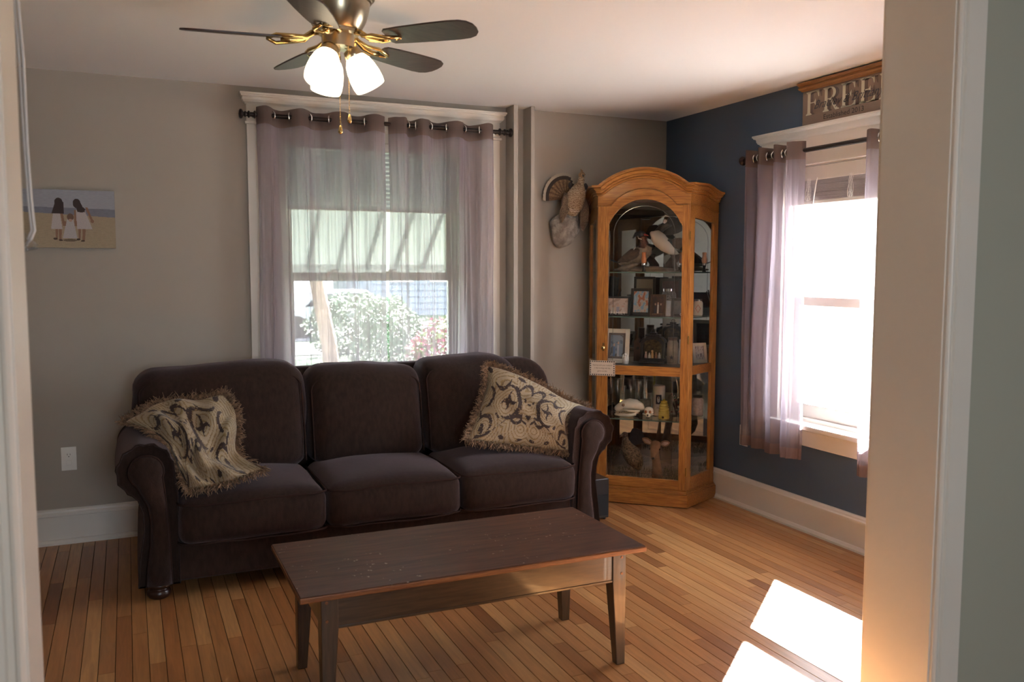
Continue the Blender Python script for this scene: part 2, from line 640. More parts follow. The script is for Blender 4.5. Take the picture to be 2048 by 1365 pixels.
# ---- cased opening
mb = MB()
mb.box(OX1, OX1 + .02, P0 - .004, P1 + .004, 0, OZ)
mb.box(OX0 - .02, OX0, P0 - .004, P1 + .004, 0, OZ)
mb.box(OX0 - .02, OX1 + .02, P0 - .004, P1 + .004, OZ, OZ + .02)
struct(mb.build('door_1', M_trim, bevel=.002))
def casing_prof(w, th=.02):
    # bead next to the opening, shallow groove, flat board, as (along, out)
    return [(0.0, 0), (0.0, .012), (.003, .017), (.008, .020), (.013, .018), (.016, .012), (.026, .011), (.030, .017), (w - .004, th), (w, th - .004), (w, 0)]
mb = MB()
def vcasing(mb, xe, sgn, y, outy, z0, z1, w):
    pr = casing_prof(w)
    n = len(pr)
    v = [(xe + sgn * a, y + outy * b, z0) for a, b in pr] + [(xe + sgn * a, y + outy * b, z1) for a, b in pr]
    f = [(i, (i + 1) % n, n + (i + 1) % n, n + i) for i in range(n)] + [tuple(range(n))[::-1], tuple(range(n, 2 * n))]
    mb.add(v, f)
vcasing(mb, OX1 + .004, 1, P0, -1, 0, OZ + .1, .098)
o = smooth_by_angle(struct(mb.build('trim_1', M_trim)), 30)
mb = MB()
vcasing(mb, OX0 - .004, -1, P0, -1, 0, OZ + .1, .12)
o = smooth_by_angle(struct(mb.build('trim_2', M_trim)), 30)
mb = MB()
mb.box(OX0 - .12, OX1 + .12, P0 - .02, P0, OZ + .004, OZ + .12)
mb.box(OX0 - .12, OX1 + .12, P1, P1 + .02, OZ + .004, OZ + .12)
vcasing(mb, OX1 + .004, 1, P1, 1, 0, OZ + .1, .10)
vcasing(mb, OX0 - .004, -1, P1, 1, 0, OZ + .1, .12)
struct(mb.build('trim_3', M_trim))

# ---- vertical fins right of the far window
mb = MB(); mb.box(2.198, 2.228, D - .125, D, .188, H)
struct(mb.build('trim_4', M_wall, bevel=.003))
mb = MB(); mb.box(2.318, 2.343, D - .118, D, .188, H)
struct(mb.build('trim_5', M_wall, bevel=.003))

# ---- windows
def crown_prof(z0, z1, out):
    h = z1 - z0
    return [(0, z0), (.006, z0), (.010, z0 + .12 * h), (.016, z0 + .18 * h), (.022, z0 + .38 * h), (.6 * out, z0 + .62 * h), (.85 * out, z0 + .70 * h), (.9 * out, z0 + .80 * h), (out, z0 + .84 * h), (out, z1), (0, z1)]
def window_parts(win, fr, M, u0, u1, z0, z1, meet, rail_lo):
    """fr(u, d, z) -> world point: u along wall, d outwards behind the wall face"""
    def bx(mbx, ua, ub, da, db, za, zb):
        p = [fr(u, d, z) for z in (za, zb) for d in (da, db) for u in (ua, ub)]
        mbx.add(p, [(0, 2, 3, 1), (4, 5, 7, 6), (0, 1, 5, 4), (2, 6, 7, 3), (0, 4, 6, 2), (1, 3, 7, 5)])
    j = MB()
    bx(j, u0, u0 + .018, 0, .20, z0, z1); bx(j, u1 - .018, u1, 0, .20, z0, z1)
    bx(j, u0, u1, 0, .20, z1 - .018, z1); bx(j, u0, u1, .03, .22, z0, z0 + .02)
    bx(j, u0 + .018, u0 + .032, .045, .058, z0, z1); bx(j, u1 - .032, u1 - .018, .045, .058, z0, z1)
    j.build('jamb_liner', M, win, bevel=.0015)
    for nm, da, za, zb in (('upper_sash', .105, meet - .02, z1 - .02), ('lower_sash', .065, z0 + .02, meet + .03)):
        s = MB()
        a, b = u0 + .02, u1 - .02
        st = .048
        tb = .05
        bb = .045 if nm == 'upper_sash' else rail_lo
        bx(s, a, a + st, da, da + .035, za, zb); bx(s, b - st, b, da, da + .035, za, zb)
        bx(s, a + st, b - st, da, da + .035, zb - tb, zb); bx(s, a + st, b - st, da, da + .035, za, za + bb)
        so = s.build(nm, M, win, bevel=.003)
        gp = MB()
        bx(gp, a + st - .004, b - st + .004, da + .016, da + .018, za + bb - .004, zb - tb + .004)
        gp.build('glass_pane', M_glass, so)
    return bx

# far window
win1 = bpy.data.objects.new('window_1', None); COL.objects.link(win1); win1['_o'] = [1.36, D, 0.6]; win1.location = (1.36, D, .6); win1['kind'] = 'structure'
fr1 = lambda u, d, z: (u, D + d, z)
bx1 = window_parts(win1, fr1, M_trim2, W1X0, W1X1, W1Z0, W1Z1, 1.395, .07)
c = MB()
c.box(.632, W1X0 + .004, D - .020, D, W1Z0, 2.245)
c.build('left_casing', M_trim, win1, bevel=.002)
c = MB(); c.box(W1X1 - .004, 2.150, D - .020, D, W1Z0, 2.245)
c.build('right_casing', M_trim, win1, bevel=.002)
c = MB()
c.box(.632, 2.150, D - .020, D, 2.2455, 2.36); c.box(W1X0 + .0045, W1X1 - .0045, D - .018, D, W1Z1 - .02, 2.245)
c.build('head_board', M_trim, win1, bevel=.002)
c = MB()
c.box(.622, 2.160, D - .032, D, 2.243, 2.258)
c.build('head_bead', M_trim, win1, bevel=.004)
def crown_box(mbx, x0, x1, y, z0, z1, out):
    pr = crown_prof(z0, z1, out)
    n = len(pr)
    v = [(x0 - o_, y - o_, z) for o_, z in pr] + [(x1 + o_, y - o_, z) for o_, z in pr]
    f = [(i, n + i, n + (i + 1) % n, (i + 1) % n) for i in range(n)]
    # returns to the wall
    v += [(x0 - o_, D, z) for o_, z in pr] + [(x1 + o_, D, z) for o_, z in pr]
    f += [(i, (i + 1) % n, 2 * n + (i + 1) % n, 2 * n + i) for i in range(n)]
    f += [(n + i, 3 * n + i, 3 * n + (i + 1) % n, n + (i + 1) % n) for i in range(n)]
    mbx.add(v, f)
c = MB(); crown_box(c, .632, 2.150, D - .018, 2.352, 2.412, .035)
smooth_by_angle(c.build('head_crown', M_trim, win1), 30)
c = MB(); c.box(.60, 2.18, D - .055, D + .05, .592, .622)
c.build('stool', M_trim, win1, bevel=.006)
c = MB(); c.box(.64, 2.14, D - .018, D, .49, .592)
c.build('apron', M_trim, win1, bevel=.002)
# sash locks
for xx in (1.12, 1.47):
    c = MB(); c.box(xx - .03, xx + .03, D + .07, D + .10, 1.425, 1.432); c.lathe([(.012, 0), (.012, .012), (.006, .014)], (xx, D + .085, 1.43), n=10)
    c.box(xx - .004, xx + .035, D + .078, D + .088, 1.436, 1.444)
    c.build('sash_lock', M_trim2, win1)
# cellular shade, half lowered
sh = thing('window_shade', 'pale grey pleated shade partly lowered behind the wide window curtains', 'window shade', (1.36, D + .03, 2.18))
c = MB(); c.box(W1X0 + .02, W1X1 - .02, D + .008, D + .046, 2.135, 2.182)
c.build('head_rail', M_trim2, sh, bevel=.004)
c = MB()
npl = 26
ztop, zbot = 2.135, 1.80
pts = []
for i in range(npl + 1):
    z = ztop + (zbot - ztop) * i / npl
    pts.append((D + (.018 if i % 2 else .034), z))
v, f = [], []
for (yy, zz) in pts:
    v += [(W1X0 + .035, yy, zz), (W1X1 - .035, yy, zz)]
for i in range(npl):
    f.append((2 * i, 2 * i + 1, 2 * i + 3, 2 * i + 2))
c.add(v, f)
M_shade = sheer_mat('shade_fabric', (0.50, 0.46, 0.52), 0.05)
c.build('pleated_fabric', M_shade, sh)
c = MB(); c.box(W1X0 + .03, W1X1 - .03, D + .014, D + .040, 1.785, 1.80)
c.build('bottom_rail', M_trim2, sh, bevel=.003)

# right window
win2 = bpy.data.objects.new('window_2', None); COL.objects.link(win2); win2['_o'] = [W, 3.3, .6]; win2.location = (W, 3.3, .6); win2['kind'] = 'structure'
fr2 = lambda u, d, z: (W + d, -u, z)
window_parts(win2, fr2, M_trim2, -W2Y1, -W2Y0, W2Z0, W2Z1, 1.265, .075)
c = MB(); c.box(W - .020, W, W2Y1 - .004, 4.035, W2Z0, 2.03); c.build('left_casing', M_trim2, win2, bevel=.002)
c = MB(); c.box(W - .020, W, 2.595, W2Y0 + .004, W2Z0, 2.03); c.build('right_casing', M_trim2, win2, bevel=.002)
c = MB(); c.box(W - .022, W, 2.595, 4.035, W2Z1 - .01, 2.165); c.build('head_board', M_trim2, win2, bevel=.002)
c = MB()
pr = crown_prof(2.155, 2.212, .04); n_ = len(pr)
ya, yb = 4.035, 2.595
v = [(W - .02 - o_, ya + o_, z) for o_, z in pr] + [(W - .02 - o_, yb - o_, z) for o_, z in pr] + [(W, ya + o_, z) for o_, z in pr] + [(W, yb - o_, z) for o_, z in pr]
f = [(i, n_ + i, n_ + (i + 1) % n_, (i + 1) % n_) for i in range(n_)]
f += [(i, (i + 1) % n_, 2 * n_ + (i + 1) % n_, 2 * n_ + i) for i in range(n_)]
f += [(n_ + i, 3 * n_ + i, 3 * n_ + (i + 1) % n_, n_ + (i + 1) % n_) for i in range(n_)]
c.add(v, f)
smooth_by_angle(c.build('head_crown', M_trim2, win2), 30)
c = MB(); c.box(W - .065, W + .05, 2.56, 4.07, .572, .602); c.build('stool', M_trim2, win2, bevel=.006)
c = MB(); c.box(W - .02, W, 2.60, 4.03, .478, .572); c.build('apron', M_trim2, win2, bevel=.002)

# venetian blind raised at the top of the right window
bl = thing('venetian_blind', 'white slatted blind pulled up at the top of the sunny window', 'blind', (W + .03, 3.3, 1.99))
c = MB(); c.box(W + .006, W + .052, W2Y0 + .022, W2Y1 - .022, 1.945, 1.998); c.build('head_rail', M_trim2, bl, bevel=.004)
c = MB(); c.box(W - .004, W + .005, W2Y0 + .022, W2Y1 - .022, 1.925, 2.0); c.build('valance', M_trim2, bl, bevel=.003)
M_slat = mat('blind_slat', (.50, .47, .48), .45)
for i in range(26):
    zz = 1.822 + i * .0042
    s_ = MB()
    dx = .024
    off = rng.uniform(-.004, .004)
    ya_s, yb_s = W2Y0 + .03, W2Y1 - .03
    pts_ = [(W + .029 + off + dx * (q / 3 - 1), zz + .0016 * (1 - (q / 3 - 1) ** 2)) for q in range(7)]
    s_.prism([(a_, ya_s, b_) for a_, b_ in pts_] + [(a_, ya_s, b_ - .0034) for a_, b_ in pts_[::-1]], (0, yb_s - ya_s, 0))
    s_.build('slat', M_slat, bl)
c = MB(); c.box(W + .004, W + .054, W2Y0 + .03, W2Y1 - .03, 1.798, 1.818); c.build('bottom_rail', M_trim2, bl, bevel=.004)
for yy in (3.66, 3.36, 3.02):
    c = MB()
    for k in range(6):
        z0_ = 1.935 - k * .008
        c.tube([(W + .0 - .004 * k, yy + .012 * math.sin(k * 2.2 + t * .5), 1.935 - t * .015 - (0) ) for t in range(9)], .0009, 5)
    c.torus((W - .004, yy + .012, 1.83), .014, .001, (1, 0, 0), 12, 5)
    c.build('lift_cord', M_white, bl)
c = MB(); c.tube([(W - .006, 3.60, 1.935), (W - .012, 3.603, 1.90), (W - .03, 3.645, 1.56)], .0035, 6); c.build('tilt_wand', M_white, bl)

# ================================================================== CURTAINS
M_rod = mat('oil_rubbed_bronze', (0.030, 0.022, 0.020), 0.35, 0.6)
def rod(name, label, fr, u0, u1, z, grp=None):
    """fr(u, off, z): u along wall, off = distance from wall"""
    t = thing(name, label, 'curtain rod', fr(u0, 0, z), grp)
    c = MB(); a, b = Vector(fr(u0 + .05, .09, z)), Vector(fr(u1 - .05, .09, z))
    dr = (b - a).normalized()
    c.lathe([(.0125, 0), (.0125, (b - a).length)], a, dr, 16)
    smooth_by_angle(c.build('pole', M_rod, t))
    for (e, d_) in ((a, -dr), (b, dr)):
        c = MB()
        c.lathe([(.0125, 0), (.018, .002), (.020, .006), (.018, .010), (.012, .012), (.011, .018), (.016, .022), (.016, .027), (.011, .031), (.014, .036), (.024, .040), (.027, .046), (.026, .052), (.018, .057), (.0, .060)], e, d_, 18, cap=False)
        c.build('finial', M_rod, t, smooth=True)
    for uu in (u0 + .075, u1 - .075):
        c = MB()
        p_ = Vector(fr(uu, .0, z)); q_ = Vector(fr(uu, .09, z))
        c.lathe([(.026, 0), (.026, .006), (.012, .010)], p_, (q_ - p_), 14)
        c.tube([p_, q_ + (q_ - p_) * .02], .006, 8)
        c.torus(q_, .016, .006, dr, 16, 8)
        smooth_by_angle(c.build('bracket', M_rod, t))
    return t

def curtain(name, label, fr, humps, z_top, z_bot, zrod, u0, u1, amp=.035, seed=1, grp=None, amp_b=.03, zb_fn=None, gather=None, off0=.09, nz=46):
    """humps: u positions where the cloth passes in front of the rod; between them it passes behind"""
    t = thing(name, label, 'curtain', fr((u0 + u1) / 2, off0, z_top), grp)
    hs = list(humps)
    us, ph = [], []
    us.append(u0); ph.append(-.25 * 2 * PI if abs(hs[0] - u0) > .03 else -.1 * 2 * PI)
    for i, h in enumerate(hs):
        us.append(h); ph.append(2 * PI * i)
    us.append(u1); ph.append(2 * PI * (len(hs) - 1) + (.25 * 2 * PI if abs(u1 - hs[-1]) > .03 else .1 * 2 * PI))
    us = np.array(us); ph = np.array(ph)
    def phase(u): return np.interp(u, us, ph)
    rg = np.random.RandomState(seed)
    def P_(a, z):
        u = u0 + (u1 - u0) * a
        f_ = (z_top - z) / (z_top - z_bot)
        c_ = math.cos(phase(u))
        env = amp * (1 - .35 * min(1, f_ * 1.2)) + amp_b * .0
        o_ = off0 + env * c_ * (abs(c_) ** -.25 if abs(c_) > 1e-3 else 1)
        n1 = noise.noise(Vector((u * 9 + seed * 13, f_ * 1.3, seed)))
        n2 = noise.noise(Vector((u * 42 + seed * 7, f_ * 2.2, seed + 5)))
        rn = noise.noise(Vector((u * 13 + seed * 3, f_ * .5, seed + 2)))
        ridge = max(0.0, 1 - abs(rn) * 9)
        rn2 = noise.noise(Vector((u * 24 + seed * 5, f_ * .8, seed + 4)))
        ridge2 = max(0.0, 1 - abs(rn2) * 7)
        o_ += (n1 * .022 + n2 * .006 + ridge * .016 + ridge2 * .008) * min(1, f_ * 3)
        o_ = max(.045, o_)
        uu = u + .012 * noise.noise(Vector((u * 5, f_ * 2.5, seed + 9))) * min(1, f_ * 3)
        if gather:
            uu = gather(uu, f_)
        return fr(uu, o_, z)
    sag = lambda u: -.010 * (1 - math.cos(phase(u))) / 2 + .004 * noise.noise(Vector((u * 20, seed, 1)))
    nu = int((u1 - u0) * 330)
    zt = lambda a: z_top + sag(u0 + (u1 - u0) * a)
    zband = .095
    zb = (lambda a: z_bot) if zb_fn is None else zb_fn
    body = MB()
    body.grid(lambda a, b: P_(a, zt(a) - zband - (zt(a) - zband - zb(a)) * b), nu, nz)
    body.build('sheer_panel', M_curt, t, smooth=True)
    hb = MB()
    hb.grid(lambda a, b: P_(a, zt(a) - zband * b), nu, 6)
    hb.build('header_band', M_curtband, t, smooth=True)
    hm = MB()
    hm.grid(lambda a, b: P_(a, zb(a) - .0 + .06 * b), nu, 3)
    hm.xf(lambda p: p + Vector(fr(0, .0015, 0)) - Vector(fr(0, 0, 0)))
    hm.build('hem', M_curthem, t, smooth=True)
    # grommets where the cloth crosses the rod
    npi = int(math.ceil((ph[0] - PI / 2) / PI)); k = npi
    gs = []
    while PI / 2 + k * PI < ph[-1]:
        v_ = PI / 2 + k * PI
        if v_ > ph[0]: gs.append(float(np.interp(v_, ph, us)))
        k += 1
    for i, gu in enumerate(gs):
        c = MB()
        sgn = 1 if i % 2 else -1
        a_ = Vector(fr(gu - .001, off0, zrod)); 
        du = (Vector(fr(gu + .01, off0, zrod)) - a_).normalized()
        do = (Vector(fr(gu, off0 + .01, zrod)) - Vector(fr(gu, off0, zrod))).normalized()
        ax = du * 1.0 + do * (.55 * sgn)
        c.torus(a_, .0225, .0042, ax, 22, 8)
        c.build('grommet', M_silver, t, smooth=True)
    return t

frA = lambda u, o_, z: (u, D - o_, z)
frB = lambda u, o_, z: (W - o_, -u, z)
rod('curtain_rod', 'dark bronze curtain rod with knob ends over the wide window behind the sofa', frA, .592, 2.194, 2.284)
curtain('curtain', 'sheer mauve grommet curtain, left half of the wide window', frA, [.715, .905, 1.135, 1.33], 2.330, .33, 2.284, .675, 1.395, seed=3, grp='sheer curtains on the wide window')
curtain('curtain', 'sheer mauve grommet curtain, right half of the wide window', frA, [1.50, 1.615, 1.83, 2.04], 2.326, .33, 2.284, 1.415, 2.075, seed=8, grp='sheer curtains on the wide window')
rod('curtain_rod', 'dark bronze curtain rod across the sunny window on the blue wall', frB, -4.115, -2.52, 2.075)
curtain('curtain', 'sheer mauve curtain nearest the cabinet, pushed aside on the blue wall', frB, [-4.035, -3.93, -3.80, -3.70], 2.128, .415, 2.075, -4.065, -3.60, amp=.040, seed=21, grp='sheer curtains on the sunny window',
        gather=lambda u, f_: u + (.02 * f_ if u > -3.8 else -.01 * f_))
curtain('curtain', 'sheer mauve curtain half hidden by the doorway, on the blue wall', frB, [-3.135, -3.03, -2.90, -2.78, -2.68], 2.118, .425, 2.075, -3.185, -2.62, amp=.036, seed=33, grp='sheer curtains on the sunny window')

# ================================================================== SOFA
def puffbox(x0, x1, y0, y1, z0, z1, r=.05, top=0, bot=0, front=0, back=0, side=0, N=14, wr=.006, seed=0, deform=None):
    """rounded cushion block; puffs push faces out"""
    c = Vector(((x0 + x1) / 2, (y0 + y1) / 2, (z0 + z1) / 2))
    h = Vector(((x1 - x0) / 2, (y1 - y0) / 2, (z1 - z0) / 2))
    mbx = MB()
    def face(ax, sg):
        a, b = [(1, 2), (2, 0), (0, 1)][ax]
        def fn(u, v_):
            q = [0, 0, 0]
            q[ax] = sg
            q[a] = (u * 2 - 1)
            q[b] = (v_ * 2 - 1)
            if sg < 0:
                q[a] = -q[a]
            for k in (a, b):   # crowd samples towards the edges
                q[k] = math.copysign(1 - (1 - abs(q[k])) ** 1.35, q[k])
            p = Vector((q[0] * h.x, q[1] * h.y, q[2] * h.z))
            rr = min(r, h.x, h.y, h.z)
            ins = Vector([max(-(h[k] - rr), min(h[k] - rr, p[k])) for k in range(3)])
            d_ = p - ins
            if d_.length > 1e-9:
                p = ins + d_.normalized() * rr
            nx, ny, nz = p.x / h.x, p.y / h.y, p.z / h.z
            w = lambda s_: max(0, 1 - s_ * s_)
            tz = max(0, nz); bz = max(0, -nz); fy = max(0, -ny); by = max(0, ny)
            p.z += top * tz * w(nx) ** .6 * w(ny) ** .6 - bot * bz * w(nx) * w(ny)
            p.y += -front * fy * w(nx) ** .5 * w(nz) ** .7 + back * by * w(nx) * w(nz)
            p.x += side * nx * w(ny) * w(nz)
            q_ = c + p
            k_ = noise.noise(q_ * 4 + Vector((seed, 0, seed))) * wr + noise.noise(q_ * 11 + Vector((0, seed, 0))) * wr * .4
            q_ = q_ + (p.normalized() if p.length else p) * k_
            return deform(q_) if deform else q_
        return fn
    for ax in range(3):
        for sg in (-1, 1):
            mbx.grid(face(ax, sg), N, N)
    return mbx
def welded(o, dist=.0006):
    md = o.modifiers.new('weld', 'WELD'); md.merge_threshold = dist
    return o
SX = 1.13                          # sofa centre line
sofa = thing('sofa', 'dark brown rolled-arm three-seat sofa under the curtained window', 'sofa', (SX, 4.4, 0))
YF = 3.95
# frame
c = MB(); c.box(.15, 2.11, YF + .01, 4.80, .075, .245)
c.build('seat_base', M_sofa, sofa, bevel=.02, seg=3)
# back frame with rounded upper corners
def rounded_back():
    poly = []
    x0, x1, zt, r = .0, 2.355, .915, .20
    poly.append((x0 + .03, 4.70, .09)); 
    for i in range(9):
        a = PI - i * PI / 16
        poly.append((x0 + r + r * math.cos(a), 4.70, zt - r + r * math.sin(a)))
    for i in range(9):
        a = PI / 2 - i * PI / 16
        poly.append((x1 - r + r * math.cos(a), 4.70, zt - r + r * math.sin(a)))
    poly.append((x1 - .03, 4.70, .09))
    c = MB(); c.prism(poly[::-1], (0, .14, 0))
    return c
o = rounded_back().build('back_frame', M_sofa, sofa, bevel=.045, seg=5)
smooth_by_angle(o, 60)
# seat cushions
def pip_loop(x0, x1, yf, yb, z, r, dome, front, wob=0.0, seed=0):
    pts = []
    def zz(x, y):
        nx = (2 * x - x0 - x1) / (x1 - x0)
        return z + dome * (1 - nx * nx) + noise.noise(Vector((x * 6, seed, z * 3))) * wob
    for i in range(6):
        t_ = i / 5
        pts.append((x0, yb + (yf + r - yb) * t_, zz(x0, 0)))
    for i in range(5):
        a = PI + i * PI / 8
        pts.append((x0 + r + r * math.cos(a), yf + r + r * math.sin(a), zz(x0, 0)))
    for i in range(1, 16):
        t_ = i / 16
        xx = x0 + r + (x1 - x0 - 2 * r) * t_
        nx = (2 * xx - x0 - x1) / (x1 - x0)
        pts.append((xx, yf - front * (1 - nx * nx) ** .5, zz(xx, 0)))
    for i in range(5):
        a = 1.5 * PI + i * PI / 8
        pts.append((x1 - r + r * math.cos(a), yf + r + r * math.sin(a), zz(x0, 0)))
    for i in range(6):
        t_ = i / 5
        pts.append((x1, yf + r + (yb - yf - r) * t_, zz(x0, 0)))
    return pts
for i, (xa, xb) in enumerate(((.172, .812), (.818, 1.472), (1.478, 2.108))):
    cu = welded(puffbox(xa, xb, YF - .05, 4.52, .245, .435, r=.05, top=.055, front=.03, side=.006, N=18, wr=.007, seed=i * 3 + 1).build('seat_cushion', M_sofa, sofa, smooth=True))
    for zz in (.424, .258):
        pm_ = MB(); pm_.tube(pip_loop(xa - .001, xb + .001, YF - .052, 4.45, zz, .045, .010 if zz > .3 else -.002, .026, .010, i), .0050, 6)
        pm_.build('piping', M_sofapipe, cu, smooth=True)
# back cushions: lean back, taller than the arms
def lean(ang_x=.26, x_spread=None, topwave=0, seed=0):
    def f_(p):
        t_ = (p.z - .43)
        q = Vector((p.x, p.y + t_ * ang_x, p.z))
        if x_spread and p.z > .62:
            k = min(1, (p.z - .62) / .10)
            k = k * k * (3 - 2 * k)
            q.x = p.x + x_spread(p.x) * k
        if p.z > .75:
            q.z += topwave * math.sin((p.x) * 9 + seed) * (p.z - .75) / .2
        return q
    return f_
specs = [(.185, .822, -.165, 0.0, 2), (.842, 1.452, 0, 0, 5), (1.470, 2.08, 0, -.04, 9)]
for i, (xa, xb, sl, sr, sd_) in enumerate(specs):
    def spread(x, xa=xa, xb=xb, sl=sl, sr=sr):
        t_ = (x - xa) / (xb - xa)
        return sl * (1 - t_) + sr * t_
    zt = (.955, .925, .950)[i]
    df = lean(.22, spread, .010, sd_)
    if i == 2:
        df0 = df
        df = lambda p, df0=df0: (lambda q: Vector((q.x, q.y, q.z - .03 * max(0, (q.x - 1.85) / .2) * max(0, (q.z - .7) / .2))))(df0(p))
    cu = welded(puffbox(xa, xb, 4.38, 4.63, .43, zt, r=.085, top=.012, front=.045, side=.012, N=20, wr=.012, seed=sd_, deform=df).build('back_cushion', M_sofa, sofa, smooth=True))
    # piping along the front top edge and down the sides
    pts = []
    rr = .06
    def q_(x, z):
        nx = (2 * x - xa - xb) / (xb - xa); nz = (2 * z - .43 - zt) / (zt - .43)
        y = 4.392 - .045 * max(0, 1 - nx * nx) ** .5 * max(0, 1 - nz * nz) ** .7
        p = Vector((x, y + .004, z))
        k_ = noise.noise(p * 4 + Vector((sd_, 0, sd_))) * .012 
        p.y -= k_ * .6
        return df(p)
    for k in range(12):
        pts.append(q_(xa + .012, .47 + (zt - .055 - rr - .47) * k / 11))
    for k in range(1, 6):
        a = PI - k * PI / 12
        pts.append(q_(xa + .012 + rr + rr * math.cos(a), zt - .055 - rr + rr * math.sin(a)))
    for k in range(1, 18):
        pts.append(q_(xa + .012 + rr + (xb - xa - .024 - 2 * rr) * k / 18, zt - .055))
    for k in range(0, 6):
        a = PI / 2 - k * PI / 12
        pts.append(q_(xb - .012 - rr + rr * math.cos(a), zt - .055 - rr + rr * math.sin(a)))
    for k in range(1, 12):
        pts.append(q_(xb - .012, zt - .055 - rr - (zt - .055 - rr - .47) * k / 11))
    pm_ = MB(); pm_.tube(pts, .0048, 6)
    pm_.build('piping', M_sofapipe, cu, smooth=True)
# arms: scroll section swept back
def arm_section(k):
    """closed outline (x offset from the inner face outwards, z) shrunk by k"""
    cx, cz, R = .125, .585, .118
    pts = [(.000, .075), (-.004, .30), (-.002, .46), (.004, .545)]
    for i in range(25):
        a = math.radians(165 - i * 9.5)
        pts.append((cx + R * math.cos(a) * (1 if True else 1), cz + R * math.sin(a)))
    pts += [(.160, .458), (.144, .40), (.142, .32), (.158, .20), (.168, .075)]
    c_ = (.085, .40)
    return [(x + (cx - x) * k * .5 if False else x, z) for x, z in pts]
def arm(side):
    sec = arm_section(0)
    n = len(sec)
    xin = .172 if side < 0 else 2.108
    sg = -1 if side < 0 else 1
    ys = [3.965, 3.95, 3.945, 3.955, 3.985, 4.05, 4.2, 4.4, 4.6, 4.74]
    sc_ = [.90, .95, .985, 1.0, 1.0, 1.0, 1.0, 1.0, 1.0, .99]
    cx, cz = .10, .42
    mbx = MB()
    v = []
    for j, (yy, s_) in enumerate(zip(ys, sc_)):
        for i, (x, z) in enumerate(sec):
            xx, zz = x, z
            # shrink about the spine of the shape
            spx = .125 if z > .46 else .075
            spz = .585 if z > .46 else z
            xx = spx + (x - spx) * s_
            zz = spz + (z - spz) * s_ if z > .46 else z
            # upholstery pleats gathered round the scroll near the front
            if j >= 1 and z > .47 and 4 <= i <= 29:
                a = math.atan2(z - .585, x - .125)
                pl = .005 * math.sin(a * 11) * max(0, 1 - (yy - 3.95) / .16)
                xx += math.cos(a) * pl; zz += math.sin(a) * pl
            zz -= .02 * max(0, (yy - 3.95)) * (1 if z > .46 else 0)
            wob = noise.noise(Vector((x * 6, yy * 3, z * 5 + side))) * .008
            v.append((xin + sg * (xx + wob), yy, zz))
    f = []
    for j in range(len(ys) - 1):
        for i in range(n):
            i2 = (i + 1) % n
            q = (j * n + i, j * n + i2, (j + 1) * n + i2, (j + 1) * n + i)
            f.append(q if sg > 0 else q[::-1])
    f.append(tuple(range(n)) if sg < 0 else tuple(range(n))[::-1])
    f.append(tuple(range((len(ys) - 1) * n, len(ys) * n)))
    mbx.add(v, f)
    ao = mbx.build('arm', M_sofa, sofa, smooth=True)
    # front facing panel: keyhole shape, slightly puffed, with piping round it
    out = []
    for i in range(15):
        a = math.radians(205 - i * 18.6)
        out.append((.122 + .070 * math.cos(a), .580 + .070 * math.sin(a)))
    right = [(.146, .49), (.118, .43), (.108, .36), (.112, .26), (.128, .15), (.136, .078)]
    left = [(.030, .078), (.034, .15), (.036, .26), (.040, .36), (.046, .43), (.052, .50)]
    out = out + right + left
    pc = MB()
    m_ = len(out)
    ctr = [(.122 if z > .48 else .075, z if z < .52 else .58) for x, z in out]
    v = []
    for (k, yy) in ((1.0, 3.957), (.93, 3.942), (.6, 3.934), (.2, 3.932)):
        for (x, z), (qx, qz) in zip(out, ctr):
            v.append((xin + sg * (qx + (x - qx) * k), yy, qz + (z - qz) * k))
    f = []
    for j in range(3):
        for i in range(m_):
            i2 = (i + 1) % m_
            q = (j * m_ + i, j * m_ + i2, (j + 1) * m_ + i2, (j + 1) * m_ + i)
            f.append(q)
    f.append(tuple(range(3 * m_, 4 * m_)))
    pc.add(v, f)
    pn = pc.build('front_panel', M_sofa, ao, smooth=True)
    pp = MB(); pp.tube([(xin + sg * x, 3.950, z) for x, z in out], .0052, 6, closed=True)
    pp.build('piping', M_sofapipe, ao, smooth=True)
    # bun foot
    fc = MB()
    fx = xin + sg * .085
    fc.lathe([(.034, 0), (.043, .006), (.050, .018), (.050, .030), (.043, .042), (.038, .046), (.052, .052), (.056, .062), (.052, .074), (.03, .078)], (fx, 4.02, 0), n=20)
    fc.build('foot', M_darkfoot, sofa, smooth=True)
arm(-1); arm(1)
for fx in (.82, 1.45):
    fc = MB(); fc.lathe([(.028, 0), (.036, .015), (.036, .03), (.028, .045), (.036, .060), (.03, .078)], (fx, 4.05, 0), n=16)
    fc.build('foot', M_darkfoot, sofa, smooth=True)
for fx in (.10, 2.2):
    fc = MB(); fc.lathe([(.034, 0), (.043, .006), (.050, .018), (.050, .030), (.038, .046), (.052, .060), (.03, .092)], (fx, 4.74, 0), n=16)
    fc.build('foot', M_darkfoot, sofa, smooth=True)

